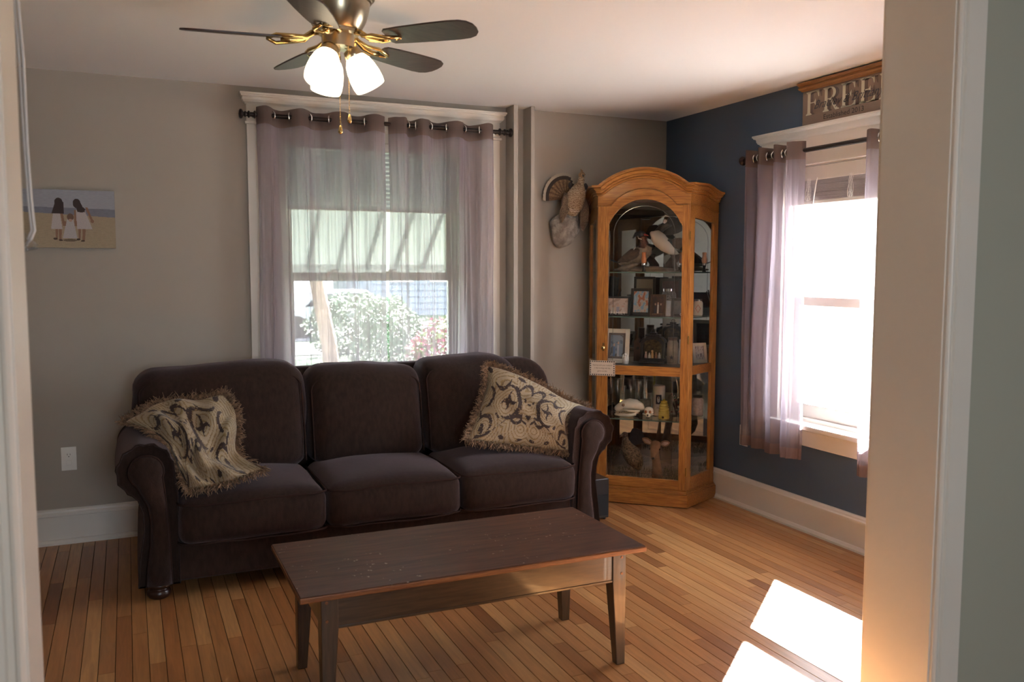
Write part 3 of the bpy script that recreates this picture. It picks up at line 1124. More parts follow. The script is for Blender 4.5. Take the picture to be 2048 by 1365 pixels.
# ---- throw pillows
def spiral_pattern(u, v, seed=0, sym=True):
    """damask: cream ground with contour scrolls, mirrored brown crescents, stems and leaves"""
    x = abs(u - .5) * 2 if sym else abs(u - .42) * 2.1
    y = v
    n1 = noise.noise(Vector((u * 5, v * 5, seed)))
    n2 = noise.noise(Vector((u * 14, v * 14, seed + 3)))
    n3 = noise.noise(Vector((u * 45, v * 45, seed + 5)))
    cream = np.array((.31, .245, .16)); tan = np.array((.175, .118, .058)); brown = np.array((.038, .022, .019)); gold = np.array((.24, .165, .068))
    x += n1 * .03; y += n2 * .015
    def ring(cx, cy, R, w, a0, a1):
        dx, dy = x - cx, y - cy
        r_ = math.hypot(dx, dy); a = math.degrees(math.atan2(dy, dx)) % 360
        t = ((a - a0) % 360) / ((a1 - a0) % 360 or 360)
        return t <= 1 and abs(r_ - R) < w * math.sin(PI * min(1, t)) ** .7
    def ell(cx, cy, a, b, rot):
        dx, dy = x - cx, y - cy
        r_ = math.radians(rot); dx, dy = dx * math.cos(r_) + dy * math.sin(r_), -dx * math.sin(r_) + dy * math.cos(r_)
        return (dx / a) ** 2 + (dy / b) ** 2 < 1
    col = cream * (1 + .16 * n2 + .10 * n3)
    # fine contour lines flowing round the motifs
    d1 = math.hypot(x - .42, y - .56); d2 = math.hypot(x - .78, y - .20); d3 = math.hypot(x - .10, y - .92); d4 = math.hypot(x - .12, y - .22)
    q = min(d1, d2 * 1.15, d3, d4 * 1.1)
    f_ = (q * 17 + 1.3 * n1) % 1.0
    if f_ < .16: col = tan * (1 + .2 * n3)
    elif f_ < .30: col = gold * (1 + .2 * n3)
    if (ring(.40, .56, .215, .040, 60, 300) or ring(.33, .64, .085, .026, 200, 60) or ring(.47, .50, .075, .024, 20, 230)
            or ring(.12, .74, .11, .026, 330, 190) or ring(.22, .40, .10, .022, 150, 20) or ring(.86, .58, .13, .030, 90, 260)
            or ring(.62, .86, .15, .028, 180, 330) or ring(.80, .20, .145, .030, 20, 200)
            or ell(.80, .16, .075, .040, 60) or ell(.66, .12, .06, .022, -35) or ell(.92, .93, .07, .04, 30) or ell(.30, .90, .08, .024, 15)
            or ell(.0, .40, .050, .032, 45) or ell(.07, .33, .045, .018, 40) or ell(.0, .60, .040, .018, 0) or ell(.09, .64, .03, .018, 60)
            or ell(.93, .36, .07, .022, 70) or ell(.40, .08, .055, .025, 20) or ell(.12, .07, .05, .022, -20) or ell(.58, .36, .05, .018, 30)
            or (abs(y - (.36 - .26 * x + .10 * math.sin(x * 6))) < .016 + .012 * math.sin(x * 9) and .10 < x < .85)):
        col = brown * (1 + .3 * n3)
        if n3 > .42: col = tan
    return tuple(np.clip(col, 0, 1))
M_pill = vcol_mat('damask_fabric', 0.8, sheen=0.2, bump=(300, .3, .001))
M_fringe = mat('pillow_fringe', (0.22, 0.135, 0.080), 0.85, vary=(60, .6))
def pcurve(pts, t):
    """Catmull-Rom through pts at t in 0..1"""
    n = len(pts) - 1
    x = min(max(t, 0), 1) * n
    i = min(int(x), n - 1)
    f_ = x - i
    p = [Vector(pts[max(0, min(n, i + k))]) for k in (-1, 0, 1, 2)]
    return .5 * ((2 * p[1]) + (p[2] - p[0]) * f_ + (2 * p[0] - 5 * p[1] + 4 * p[2] - p[3]) * f_ ** 2 + (3 * p[1] - p[0] - 3 * p[2] + p[3]) * f_ ** 3)
def pillow(name, label, top, right, bottom, left, puff, nrm, seed, sym, wrinkle, grp):
    """Coons patch between four edges; top/bottom run left to right, left/right run top to bottom"""
    t = thing(name, label, 'pillow', tuple(pcurve(bottom, .5)), grp)
    nrm = Vector(nrm).normalized()
    mv = lambda L_: [Vector(p) + Vector((0, -.018, .012)) for p in L_]
    top, right, bottom, left = mv(top), mv(right), mv(bottom), mv(left)
    c00, c10, c01, c11 = Vector(top[0]), Vector(top[-1]), Vector(bottom[0]), Vector(bottom[-1])
    def S(u, v):
        return (pcurve(top, u) * (1 - v) + pcurve(bottom, u) * v + pcurve(left, v) * (1 - u) + pcurve(right, v) * u
                - (c00 * (1 - u) * (1 - v) + c10 * u * (1 - v) + c01 * (1 - u) * v + c11 * u * v))
    def face(sg):
        def fn(u, v):
            e = max(0, 16 * u * (1 - u) * v * (1 - v)) ** .42
            w = wrinkle(u, v) * min(1, e * 1.3)
            w += .009 * noise.noise(Vector((u * 7, v * 7, seed))) * e
            return S(u, v) + nrm * (sg * puff * e + (w if sg > 0 else 0))
        return fn
    b = MB()
    b.grid(lambda u, v: face(1)(u, 1 - v), 110, 110, lambda u, v: spiral_pattern(u, v, seed, sym))
    b.col = (.36, .29, .19)
    b.grid(lambda u, v: face(-1)(1 - u, 1 - v), 24, 24)
    b.build('cover', M_pill, t, smooth=True, col=True)
    # looped brush fringe round the seam
    fb = MB()
    rg = random.Random(seed)
    ctr = S(.5, .5)
    for cv, u0_, in ((top, 0), (right, 1), (bottom, 2), (left, 3)):
        L = sum((pcurve(cv, (k + 1) / 20) - pcurve(cv, k / 20)).length for k in range(20))
        N = int(L / .0013)
        for k in range(N):
            tt = (k + rg.random()) / N
            p = pcurve(cv, tt)
            tan_ = (pcurve(cv, min(1, tt + .02)) - pcurve(cv, max(0, tt - .02))).normalized()
            outw = (p - ctr); outw = (outw - tan_ * outw.dot(tan_)).normalized()
            ln = rg.uniform(.026, .052)
            d1 = (outw + tan_ * rg.uniform(-.7, .7) + nrm * rg.uniform(-.2, .9)).normalized()
            d2 = (tan_ * rg.uniform(-1, 1) + nrm * rg.uniform(-.6, .6) + Vector((0, 0, -.4)))
            q1 = p - outw * .006 + nrm * rg.uniform(-.006, .012)
            q2 = q1 + d1 * ln * .6
            q3 = q2 + (d1 + d2).normalized() * ln * .45
            fb.tube([q1, q2, q3], [.0018, .0021, .0010], 3, cap=False)
    fo = fb.build('fringe', M_fringe, t)
    fo['kind'] = 'stuff'
    return t
pillow('throw_pillow', 'crumpled gold damask pillow with fringe slumped against the left sofa arm',
       [(-.035, 4.30, .725), (.05, 4.30, .775), (.145, 4.32, .812), (.30, 4.30, .818), (.405, 4.30, .835)],
       [(.405, 4.30, .835), (.450, 4.27, .76), (.455, 4.24, .68), (.445, 4.16, .575), (.545, 4.02, .520)],
       [(.214, 3.985, .470), (.30, 3.975, .475), (.39, 3.98, .490), (.545, 4.02, .520)],
       [(-.035, 4.30, .725), (.07, 4.20, .705), (.150, 4.08, .635), (.186, 4.01, .55), (.214, 3.985, .470)],
       .050, (-.1, -.72, .62), 11, False,
       lambda u, v: .038 * math.sin((u - v * .7) * 13 + 1.2) * (0.35 + .65 * v) + .012 * math.sin((u + v * .5) * 23), 'damask pillows on the sofa')
pillow('throw_pillow', 'plump gold damask pillow with fringe propped at the right sofa arm',
       [(1.785, 4.36, .905), (1.90, 4.30, .865), (2.05, 4.24, .795), (2.18, 4.20, .715), (2.345, 4.23, .655)],
       [(2.345, 4.23, .655), (2.165, 4.12, .655), (2.112, 4.07, .600), (2.115, 4.04, .52), (2.115, 4.02, .470)],
       [(1.592, 4.17, .548), (1.72, 4.13, .525), (1.88, 4.10, .502), (2.02, 4.06, .480), (2.115, 4.02, .470)],
       [(1.785, 4.36, .905), (1.765, 4.32, .80), (1.715, 4.28, .70), (1.655, 4.22, .62), (1.592, 4.17, .548)],
       .060, (-.05, -.80, .58), 23, True,
       lambda u, v: .012 * math.sin(u * 8 + v * 3) * (1 - v), 'damask pillows on the sofa')

# ================================================================== COFFEE TABLE
def table_top_mat():
    m = wood('table_top_wood', (0.046, 0.018, 0.010), (0.098, 0.039, 0.021), 0.5, 'X', 5, stretch=9, coat=0.0, spec=0.3)
    n, l = m.node_tree.nodes, m.node_tree.links
    b = n['Principled BSDF']
    base = b.inputs['Base Color'].links[0].from_socket
    tc = n.new('ShaderNodeTexCoord')
    # pale scuffs and chips
    t1 = n.new('ShaderNodeTexNoise'); t1.inputs['Scale'].default_value = 70; t1.inputs['Detail'].default_value = 3
    t2 = n.new('ShaderNodeTexNoise'); t2.inputs['Scale'].default_value = 5.5; t2.inputs['Detail'].default_value = 2
    l.new(tc.outputs['Object'], t1.inputs['Vector']); l.new(tc.outputs['Object'], t2.inputs['Vector'])
    g1 = n.new('ShaderNodeMath'); g1.operation = 'GREATER_THAN'; g1.inputs[1].default_value = 0.695
    g2 = n.new('ShaderNodeMath'); g2.operation = 'GREATER_THAN'; g2.inputs[1].default_value = 0.52
    l.new(t1.outputs['Fac'], g1.inputs[0]); l.new(t2.outputs['Fac'], g2.inputs[0])
    mu = n.new('ShaderNodeMath'); mu.operation = 'MULTIPLY'
    l.new(g1.outputs[0], mu.inputs[0]); l.new(g2.outputs[0], mu.inputs[1])
    mx = n.new('ShaderNodeMix'); mx.data_type = 'RGBA'
    l.new(mu.outputs[0], mx.inputs['Factor']); l.new(base, mx.inputs['A'])
    mx.inputs['B'].default_value = (.34, .26, .21, 1)
    l.new(mx.outputs['Result'], b.inputs['Base Color'])
    return m
M_tt = table_top_mat()
M_tedge = wood('table_worn_edge', (0.14, 0.040, 0.010), (0.26, 0.095, 0.022), 0.45, 'X', 22)
M_tleg = wood('table_base_wood', (0.046, 0.023, 0.010), (0.080, 0.043, 0.019), 0.30, 'X', 8, coat=0.35)
M_tlegz = wood('table_leg_wood', (0.046, 0.023, 0.010), (0.080, 0.043, 0.019), 0.34, 'Z', 8, coat=0.25)
tb = thing('coffee_table', 'low dark wood coffee table with scuffed top and tapered legs, before the sofa', 'coffee table', (1.06, 2.86, 0))
tx0, tx1, ty0, ty1, tz = .447, 1.684, 2.582, 3.150, .450
c = MB()
c.box(tx0 + .003, tx1 - .003, ty0 + .003, ty1 - .003, tz - .004, tz)
c.build('top_board', M_tt, tb, bevel=.0015)
c = MB()
c.box(tx0, tx1, ty0, ty1, tz - .021, tz - .0035)
c.build('worn_edge', M_tedge, tb, bevel=.003)
kn = MB()
lx0, lx1, ly0, ly1 = .520, 1.627, 2.630, 3.100
ap = .118
def leg(cx, cy, sx, sy):
    w = .055; wb = .034
    z1 = tz - .021; zk = z1 - ap
    # outer faces vertical, inner faces taper
    def ring(z, ww):
        x_out, y_out = cx, cy
        xi, yi = cx + sx * ww, cy + sy * ww
        xs, ys = sorted((x_out, xi)), sorted((y_out, yi))
        return [(xs[0], ys[0], z), (xs[1], ys[0], z), (xs[1], ys[1], z), (xs[0], ys[1], z)]
    v = ring(0, wb) + ring(zk, w) + ring(z1, w)
    f = [(3, 2, 1, 0), (8, 9, 10, 11)]
    for k in (0, 4):
        for i in range(4):
            j = (i + 1) % 4
            f.append((k + i, k + j, k + 4 + j, k + 4 + i))
    l_ = MB().add(v, f).build('leg', M_tlegz, tb, bevel=.003)
    for zz in (z1 - .025, z1 - .085):
        pg = MB(); pg.lathe([(.005, 0), (.005, .002)], (cx + sx * .018, cy, zz), (0, -1 if sy > 0 else 1, 0), 8)
        pg.build('peg', M_tedge, l_)
leg(lx0, ly0, 1, 1); leg(lx1, ly0, -1, 1); leg(lx0, ly1, 1, -1); leg(lx1, ly1, -1, -1)
za, zb_ = tz - .021 - ap + .006, tz - .021
for (a_, b_, c_, d_) in ((lx0 + .054, lx1 - .054, ly0 + .006, ly0 + .026), (lx0 + .054, lx1 - .054, ly1 - .026, ly1 - .006), (lx0 + .006, lx0 + .026, ly0 + .054, ly1 - .054), (lx1 - .026, lx1 - .006, ly0 + .054, ly1 - .054)):
    c = MB(); c.box(a_, b_, c_, d_, za, zb_)
    # small bead along the lower edge
    if b_ - a_ > .5:
        yy = c_ if c_ < 2.9 else d_
        c.box(a_, b_, yy - .003, yy + .003, za - .003, za + .005)
    c.build('apron', M_tleg, tb, bevel=.001)

# ---- black box (speaker) behind the arm of the sofa
sp = thing('subwoofer', 'black speaker box on the floor between sofa arm and cabinet', 'speaker', (2.43, 4.35, 0))
M_spk = mat('speaker_black', (0.018, 0.018, 0.020), 0.35)
c = MB(); c.box(2.355, 2.508, 4.25, 4.50, .012, .243); c.build('case', M_spk, sp, bevel=.004)
c = MB(); c.box(2.365, 2.498, 4.243, 4.25, .03, .15); c.build('grille', mat('grille_cloth', (.012, .012, .013), .95, bump=(500, .5, .001)), sp)
for dx in (2.37, 2.49):
    
    for dy in (4.27, 4.48):
        c = MB(); c.lathe([(.008, 0), (.008, .012)], (dx, dy, 0), n=8); c.build('rubber_foot', M_spk, sp)

# ================================================================== CEILING FAN
FX, FY = 0.722, 3.160
fan = thing('ceiling_fan', 'brushed metal ceiling fan with dark blades and lit white glass shades', 'ceiling fan', (FX, FY, H))
c = MB()
c.lathe([(.0, H), (.128, H), (.128, 2.425), (.132, 2.42), (.132, 2.410), (.124, 2.404), (.122, 2.398), (.116, 2.394), (.110, 2.36), (.100, 2.33), (.086, 2.305), (.080, 2.298), (.0, 2.296)], (FX, FY, 0), n=48, cap=False)
o = c.build('motor_housing', M_nickel, fan); smooth_by_angle(o, 30)
c = MB()
c.lathe([(.0, 2.298), (.076, 2.298), (.076, 2.286), (.058, 2.282), (.058, 2.238), (.0, 2.236)], (FX, FY, 0), n=36, cap=False)
o = c.build('switch_housing', M_nickel, fan); smooth_by_angle(o, 30)
M_blade = wood('walnut_blade', (0.030, 0.014, 0.011), (0.062, 0.032, 0.024), 0.4, 'X', 8)
view_az = math.atan2(FX, FY)                       # line of sight azimuth from +Y
right2 = Vector((math.cos(view_az), -math.sin(view_az), 0))
away2 = Vector((math.sin(view_az), math.cos(view_az), 0))
for k in range(5):
    th = math.radians(-30 + 72 * k)
    rd = right2 * math.cos(th) + away2 * math.sin(th)
    tg = Vector((-rd.y, rd.x, 0))
    zc = 2.262
    tilt = math.radians(-12)
    tv = tg * math.cos(tilt) + Vector((0, 0, 1)) * math.sin(tilt)
    nv_ = rd.cross(tv).normalized()
    O = Vector((FX, FY, zc))
    prof = [(.195, .040), (.205, .052), (.26, .058), (.36, .064), (.45, .066), (.49, .062), (.515, .050), (.530, .028), (.534, .0)]
    up_ = [(r, w) for r, w in prof]
    outl = [O + rd * r + tv * w for r, w in up_] + [O + rd * r - tv * w for r, w in up_[::-1][1:]]
    c = MB(); c.prism([p - nv_ * .003 for p in outl], nv_ * .006)
    c.build('blade', M_blade, fan, bevel=.0015)
    # scrolled blade iron
    c = MB()
    root = Vector((FX, FY, 2.290)) + rd * .070
    mid = Vector((FX, FY, 2.262)) + rd * .125
    c.tube([root, root + rd * .02 - Vector((0, 0, .006)), mid + rd * .0, O + rd * .165 - Vector((0, 0, .009)), O + rd * .20 - Vector((0, 0, .008))], [.012, .011, .009, .010, .010], 10)
    for sg in (-1, 1):
        c.tube([root + rd * .01, O + rd * .115 + tg * .030 * sg, O + rd * .160 + tg * .044 * sg - Vector((0, 0, .004)), O + rd * .215 + tg * .034 * sg - Vector((0, 0, .008)) + Vector((0, 0, sg * .006)), O + rd * .245 + tg * .004 * sg - Vector((0, 0, .008))], [.006, .006, .007, .007, .006], 8)
    c.build('blade_iron', M_brass, fan, smooth=True)
# light kit: three bell glass shades
M_shadeglass = mat('lit_glass_shade', (0.9, 0.88, 0.82), 0.4, emis=(1.0, 0.82, 0.56), estr=4.0)
for k, (ad, sl) in enumerate(((235, 0), (-5, 0), (115, 0))):
    th = math.radians(ad)
    rd = right2 * math.cos(th) + away2 * math.sin(th)
    ax = (rd * .52 - Vector((0, 0, 1))).normalized()
    A = Vector((FX, FY, 2.236)) + rd * .044
    c = MB()
    c.tube([Vector((FX, FY, 2.25)) + rd * .02, A - ax * .005, A + ax * .012], .012, 10)
    c.lathe([(.016, 0), (.030, .006), (.034, .022), (.034, .040), (.030, .042)], A, ax, 20)
    hd = c.build('shade_holder', M_nickel, fan, smooth=True)
    c = MB()
    sp_ = [(.024, .028), (.036, .036), (.047, .055), (.054, .080), (.058, .110), (.058, .135), (.055, .152)]
    c.lathe(sp_ + [(r - .003, h) for r, h in sp_[::-1]], A, ax, 28, cap=False)
    o = c.build('glass_shade', M_shadeglass, hd, smooth=True)
    c = MB(); c.ball(A + ax * .085, (.024, .024, .028), 12, 8); c.build('bulb', M_shadeglass, hd, smooth=True)
# pull chains
for (cx, cy, z0, z1) in ((FX - .006, FY - .045, 2.24, 1.955), (FX + .026, FY - .050, 2.245, 1.995)):
    c = MB()
    n_ = int((z0 - z1) / .006)
    for i in range(n_):
        c.ball((cx, cy, z0 - i * .006), .0021, 6, 4)
    c.lathe([(.0, 0), (.004, -.004), (.008, -.022), (.008, -.028), (.0, -.034)], (cx, cy, z1 + .004), n=12, cap=False)
    o = c.build('pull_chain', M_brass, fan, smooth=True)
    o['kind'] = 'stuff'

# ================================================================== CORNER CURIO CABINET
CA = Vector((3.05, 4.26, 0)); CU = Vector((-.733, .680, 0)); CN = Vector((.680, .733, 0))
def Fc(p): return CA + CU * p[0] + CN * p[1] + Vector((0, 0, p[2]))
FW = .560
PR = (-.129, .331); PL = (.700, .352); PC = (.274, .765)
cab = thing('curio_cabinet', 'oak corner curio cabinet with arched glass door and mirrored back', 'cabinet', tuple(Fc((.28, .3, 0))))
SR = (Vector((PR[0], PR[1], 0)) - Vector((0, 0, 0)));
def side_pt(side, t, off=0.0):
    """point along a side panel: side -1 = right panel from front corner, +1 = left panel"""
    a = Vector((0, 0, 0)) if side < 0 else Vector((FW, 0, 0))
    b = Vector((PR[0], PR[1], 0)) if side < 0 else Vector((PL[0], PL[1], 0))
    d_ = (b - a); L = d_.length; d_ = d_ / L
    nrm = Vector((-d_.y, d_.x, 0)) if side < 0 else Vector((d_.y, -d_.x, 0))
    if side < 0 and nrm.x > 0: nrm = -nrm
    if side > 0 and nrm.x < 0: nrm = -nrm
    return a + d_ * (t * L) + nrm * off
def outline(off):
    """cabinet footprint grown outwards by off on its three showing faces"""
    r0, r1 = side_pt(-1, 1, off), side_pt(-1, 0, off)
    l1, l0 = side_pt(1, 0, off), side_pt(1, 1, off)
    # mitre with the front line y=-off
    def miter(a, b):
        d_ = b - a
        t = (-off - a.y) / d_.y
        return a + d_ * t
    m1 = miter(r0, r1); m2 = miter(l0, l1)
    return [(r0.x, r0.y), (m1.x, m1.y), (m2.x, m2.y), (l0.x, l0.y), (PL[0] - .0, PL[1]), PC, (PR[0], PR[1])]
def slab(mbx, off, z0, z1, inset=0):
    o_ = outline(off)
    mbx.prism([(x, y, z0) for x, y in o_], (0, 0, z1 - z0))
def cb(c, name, m_, parent=None, **k):
    c.xf(Fc, flip=True)
    return c.build(name, m_, parent or cab, **k)
c = MB(); slab(c, .018, 0.006, .082); cb(c, 'plinth', M_oakh, bevel=.002)
c = MB(); slab(c, .012, .082, .090); slab(c, .006, .090, .098); slab(c, .0, .098, .108); cb(c, 'base_moulding', M_oakh, bevel=.0025)
c = MB()
for (x, y) in ((.0, .02), (.55, .02), (-.09, .30), (.66, .30)):
    c.lathe([(.014, 0), (.014, .006)], (x, y, 0), n=10)
cb(c, 'glide', M_black)['kind'] = 'stuff'
def band(mbx, s0, s1, lo, hi, d0, d1, n=40):
    """panel between curves lo(s) and hi(s), from depth d0 to d1"""
    v = []
    for i in range(n + 1):
        s_ = s0 + (s1 - s0) * i / n
        a, b = lo(s_), hi(s_)
        v += [(s_, d0, a), (s_, d0, b), (s_, d1, a), (s_, d1, b)]
    f = []
    for i in range(n):
        a, b = 4 * i, 4 * i + 4
        f += [(a, a + 1, b + 1, b), (a + 2, b + 2, b + 3, a + 3), (a + 1, a + 3, b + 3, b + 1), (a, b, b + 2, a + 2)]
    f += [(0, 2, 3, 1), (4 * n, 4 * n + 1, 4 * n + 3, 4 * n + 2)]
    mbx.add(v, f)
def arc(s, c0, half, z0, rise):
    R = (half * half + rise * rise) / (2 * rise)
    x = s - c0
    if abs(x) >= half: return z0
    return z0 - (R - rise) + math.sqrt(max(0, R * R - x * x))
crown_z = lambda s: arc(s, .28, .252, 1.905, .098)      # lower edge of the crown moulding
door_z = lambda s: arc(s, .28, .195, 1.828, .100)
glass_z = lambda s: (1.700 if abs(s - .275) > .222 else arc(s, .275, .2175, 1.716, .148))
# header board above door
c = MB(); band(c, 0.0, FW, lambda s: door_z(s) + .002, lambda s: crown_z(s) + .01, .0, .022, 56); cb(c, 'header_board', M_oakh)
# corner posts and side frames
def side_frame(side):
    nm = M_oak
    def bx(t0, t1, z0, z1, o0=-.020, o1=0.0):
        c = MB()
        p = [side_pt(side, t, o_) for (t, o_) in ((t0, o1), (t1, o1), (t1, o0), (t0, o0))]
        c.prism([(q.x, q.y, z0) for q in p], (0, 0, z1 - z0))
        return c
    cb(bx(0.0, .155, .108, 1.84), 'side_stile', nm, bevel=.002)
    cb(bx(.835, 1.0, .108, 1.84), 'side_stile', nm, bevel=.002)
    cb(bx(.155, .835, .108, .185), 'side_rail', M_oakh, bevel=.002)
    cb(bx(.155, .835, .810, .865), 'side_rail', M_oakh, bevel=.002)
    # top rail with a sloping lower edge, and header following the crown
    a = MB()
    n = 14
    v = []
    for i in range(n + 1):
        t = i / n
        lo = 1.752 - .022 * max(0, min(1, (t - .155) / .68)) if .12 < t < .87 else 1.74
        hi = side_crown(t) + .01
        p, q = side_pt(side, t, 0), side_pt(side, t, -.020)
        v += [(p.x, p.y, lo), (p.x, p.y, hi), (q.x, q.y, lo), (q.x, q.y, hi)]
    f = []
    for i in range(n):
        x, y = 4 * i, 4 * i + 4
        f += [(x, x + 1, y + 1, y), (x + 2, y + 2, y + 3, x + 3), (x, y, y + 2, x + 2), (x + 1, x + 3, y + 3, y + 1)]
    a.add(v, f)
    cb(a, 'side_header', M_oakh)
    # raised line following the crown
    a = MB()
    a.tube([tuple(side_pt(side, t / 12, .002).to_tuple()[:2]) + (side_crown(t / 12) - .078,) for t in range(13)], .003, 6)
    cb(a, 'side_bead', M_oakh)
    for z0, z1 in ((.185, .810), (.865, 1.75)):
        g_ = bx(.14, .85, z0 - .006, z1 + .006, -.012, -.009)
        cb(g_, 'side_glass', M_glass)
def side_crown(t):
    k = max(0, min(1, (t - .35) / .6))
    return 1.905 - .045 * (k * k * (3 - 2 * k)) + .012 * t
side_frame(-1); side_frame(1)
# back: dark boards with mirror in front
for a_, b_ in ((PR, PC), (PC, PL)):
    a3, b3 = Vector((*a_, 0)), Vector((*b_, 0))
    inn = (Vector((.28, .3, 0)) - (a3 + b3) / 2)
    dd = (b3 - a3).normalized()
    inn = (inn - dd * inn.dot(dd)).normalized()
    c = MB(); c.prism([tuple(p.to_tuple()[:2]) + (.10,) for p in (a3, b3, b3 + inn * .006, a3 + inn * .006)], (0, 0, 1.80)); cb(c, 'back_board', M_darkfoot)
    c = MB(); c.prism([tuple(p.to_tuple()[:2]) + (.11,) for p in (a3 + inn * .007 + dd * .01, b3 + inn * .007 - dd * .01, b3 + inn * .009 - dd * .01, a3 + inn * .009 + dd * .01)], (0, 0, 1.70)); cb(c, 'back_mirror', M_mirror)
# roof panel and bottom deck
c = MB(); slab(c, -.004, 1.845, 1.853); cb(c, 'roof_panel', M_darkfoot)
c = MB(); slab(c, -.004, .108, .118); cb(c, 'deck', M_oakh)
# crown moulding swept round the arch and sides
cr_prof = [(.000, -.014), (.007, -.013), (.009, -.004), (.006, -.001), (.014, .003), (.015, .010), (.013, .013), (.022, .018), (.031, .027), (.029, .031), (.038, .034), (.041, .037), (.041, .048), (.0, .048)]
def crown_sweep():
    path = []      # (base point, outward, along-face up vector, z)
    M_ = 44
    for i in range(10, 0, -1):
        t = i / 10
        path.append(('R', t))
    for i in range(M_ + 1): path.append(('F', i / M_ * FW))
    for i in range(1, 11): path.append(('L', i / 10))
    nR = (side_pt(-1, 0, 1) - side_pt(-1, 0, 0)); nL = (side_pt(1, 0, 1) - side_pt(1, 0, 0)); nF = Vector((0, -1, 0))
    rings = []
    for kind, t in path:
        if kind == 'F':
            base = Vector((t, 0, 0)); z = crown_z(t) - .0
            e = .002
            sl = (crown_z(min(FW, t + e)) - crown_z(max(0, t - e))) / (2 * e)
            sl = max(-1.3, min(1.3, sl))
            up_ = Vector((-sl, 0, 1)).normalized()
            out_ = nF
            if t == 0:
                out_ = (nR + nF).normalized(); out_ = out_ / out_.dot(nF); up_ = Vector((0, 0, 1))
            if t == FW or abs(t - FW) < 1e-6:
                out_ = (nL + nF).normalized(); out_ = out_ / out_.dot(nF); up_ = Vector((0, 0, 1))
        else:
            sd_ = -1 if kind == 'R' else 1
            base = side_pt(sd_, t, 0); z = side_crown(t); out_ = nR if sd_ < 0 else nL; up_ = Vector((0, 0, 1))
        ring = []
        for (o_, h_) in cr_prof:
            p = base + out_ * o_ + Vector((0, 0, z)) + up_ * h_
            ring.append(p)
        ring.append(base - (out_ if kind == 'F' else out_) * .02 + Vector((0, 0, z + .03)))
        rings.append(ring)
    mbx = MB(); n = len(rings[0])
    v = [p for r in rings for p in r]
    f = []
    for j in range(len(rings) - 1):
        for i in range(n - 1):
            f.append((j * n + i, (j + 1) * n + i, (j + 1) * n + i + 1, j * n + i + 1))
    mbx.add(v, f)
    return mbx
o = cb(crown_sweep(), 'crown_moulding', M_oakh); smooth_by_angle(o, 22)
# bead line above the door arch
c = MB(); c.tube([(s_ / 40 * FW, -.002, door_z(s_ / 40 * FW) + .004) for s_ in range(41)], .0028, 6); cb(c, 'arch_bead', M_oakh)
# fixed left strip beside the door, right strip
# ---- door
door = MB()
band(door, .004, .046, lambda s: .112, lambda s: door_z(s) - .001, -.004, .018, 6)
cdoor = cb(door, 'door', M_oak)
c = MB(); band(c, .492, .556, lambda s: .112, lambda s: door_z(s) - .001, -.004, .018, 8); cb(c, 'left_stile', M_oak, cdoor)
c = MB(); band(c, .046, .492, lambda s: glass_z(s), lambda s: door_z(s) - .001, -.004, .018, 60); cb(c, 'arched_rail', M_oakh, cdoor)
c = MB(); c.box(.046, .492, -.004, .018, .112, .168); cb(c, 'bottom_rail', M_oakh, cdoor, bevel=.001)
c = MB(); c.box(.046, .492, -.004, .018, .802, .858); cb(c, 'middle_rail', M_oakh, cdoor, bevel=.001)
c = MB(); c.box(.040, .498, .006, .009, .162, .808); cb(c, 'lower_pane', M_glass, cdoor)
c = MB(); band(c, .040, .498, lambda s: .852, lambda s: glass_z(s) + .006, .006, .009, 60); cb(c, 'upper_pane', M_glass, cdoor)
# bevelled line cut in the glass
M_bev = glass_mat('bevel_edge', (.75, .78, .80), .35, .15)
inn = [(.46, .004, .880)] + [(.275 + .185 * math.cos(PI * (k / 24)) * 1.0, .004, 1.665 + .165 * math.sin(PI * k / 24)) for k in range(25)][::-1]
inn = [(.46, .004, .885)] + [(.275 - .185 * math.cos(PI * k / 24 + PI), .004, 1.660 + .165 * math.sin(PI * k / 24)) for k in range(25)] + [(.09, .004, .885)]
c = MB(); c.tube(inn, .0022, 4, closed=True); cb(c, 'cut_bevel', M_bev, cdoor)
c = MB(); c.tube([(.46, .004, .195), (.46, .004, .775), (.09, .004, .775), (.09, .004, .195)], .0016, 4, closed=True); cb(c, 'cut_bevel', M_bev, cdoor)
# knob/latch
c = MB(); c.lathe([(.010, 0), (.010, .003), (.005, .006), (.005, .014), (.010, .018), (.011, .024), (.006, .028)], (.515, -.004, .965), (0, -1, 0), 14); c.box(.509, .521, -.006, -.004, .945, .995)
cb(c, 'keyhole_knob', M_brass, cdoor, smooth=False)
for zz in (.20, 1.0, 1.62):
    c = MB(); c.lathe([(.004, 0), (.004, .05)], (.001, -.006, zz), n=8); cb(c, 'hinge', M_brass, cdoor)
# shelves
M_shelf = glass_mat('shelf_glass', (.90, .96, .93), .05)
M_shelfedge = mat('shelf_glass_edge', (.10, .16, .13), .15)
SHZ = (1.430, 1.158, .525)
def shelf(z, thick=.007, m_=None):
    c = MB()
    o_ = [side_pt(-1, .97, -.018), side_pt(-1, .04, -.018), side_pt(1, .04, -.018), side_pt(1, .97, -.018), Vector((PC[0], PC[1] - .025, 0))]
    c.prism([(p.x, max(p.y, .026), z - thick) for p in o_], (0, 0, thick))
    return c
for z in SHZ:
    so = cb(shelf(z), 'glass_shelf', M_shelf)
    e = MB(); a, b = side_pt(-1, .04, -.018), side_pt(1, .04, -.018)
    e.box(a.x, b.x, .0235, .026, z - .007, z); cb(e, 'polished_edge', M_shelfedge, so)
cb(shelf(.858, .018), 'wood_shelf', M_darkfoot)
# shelf clips and light strip are left to the mirror

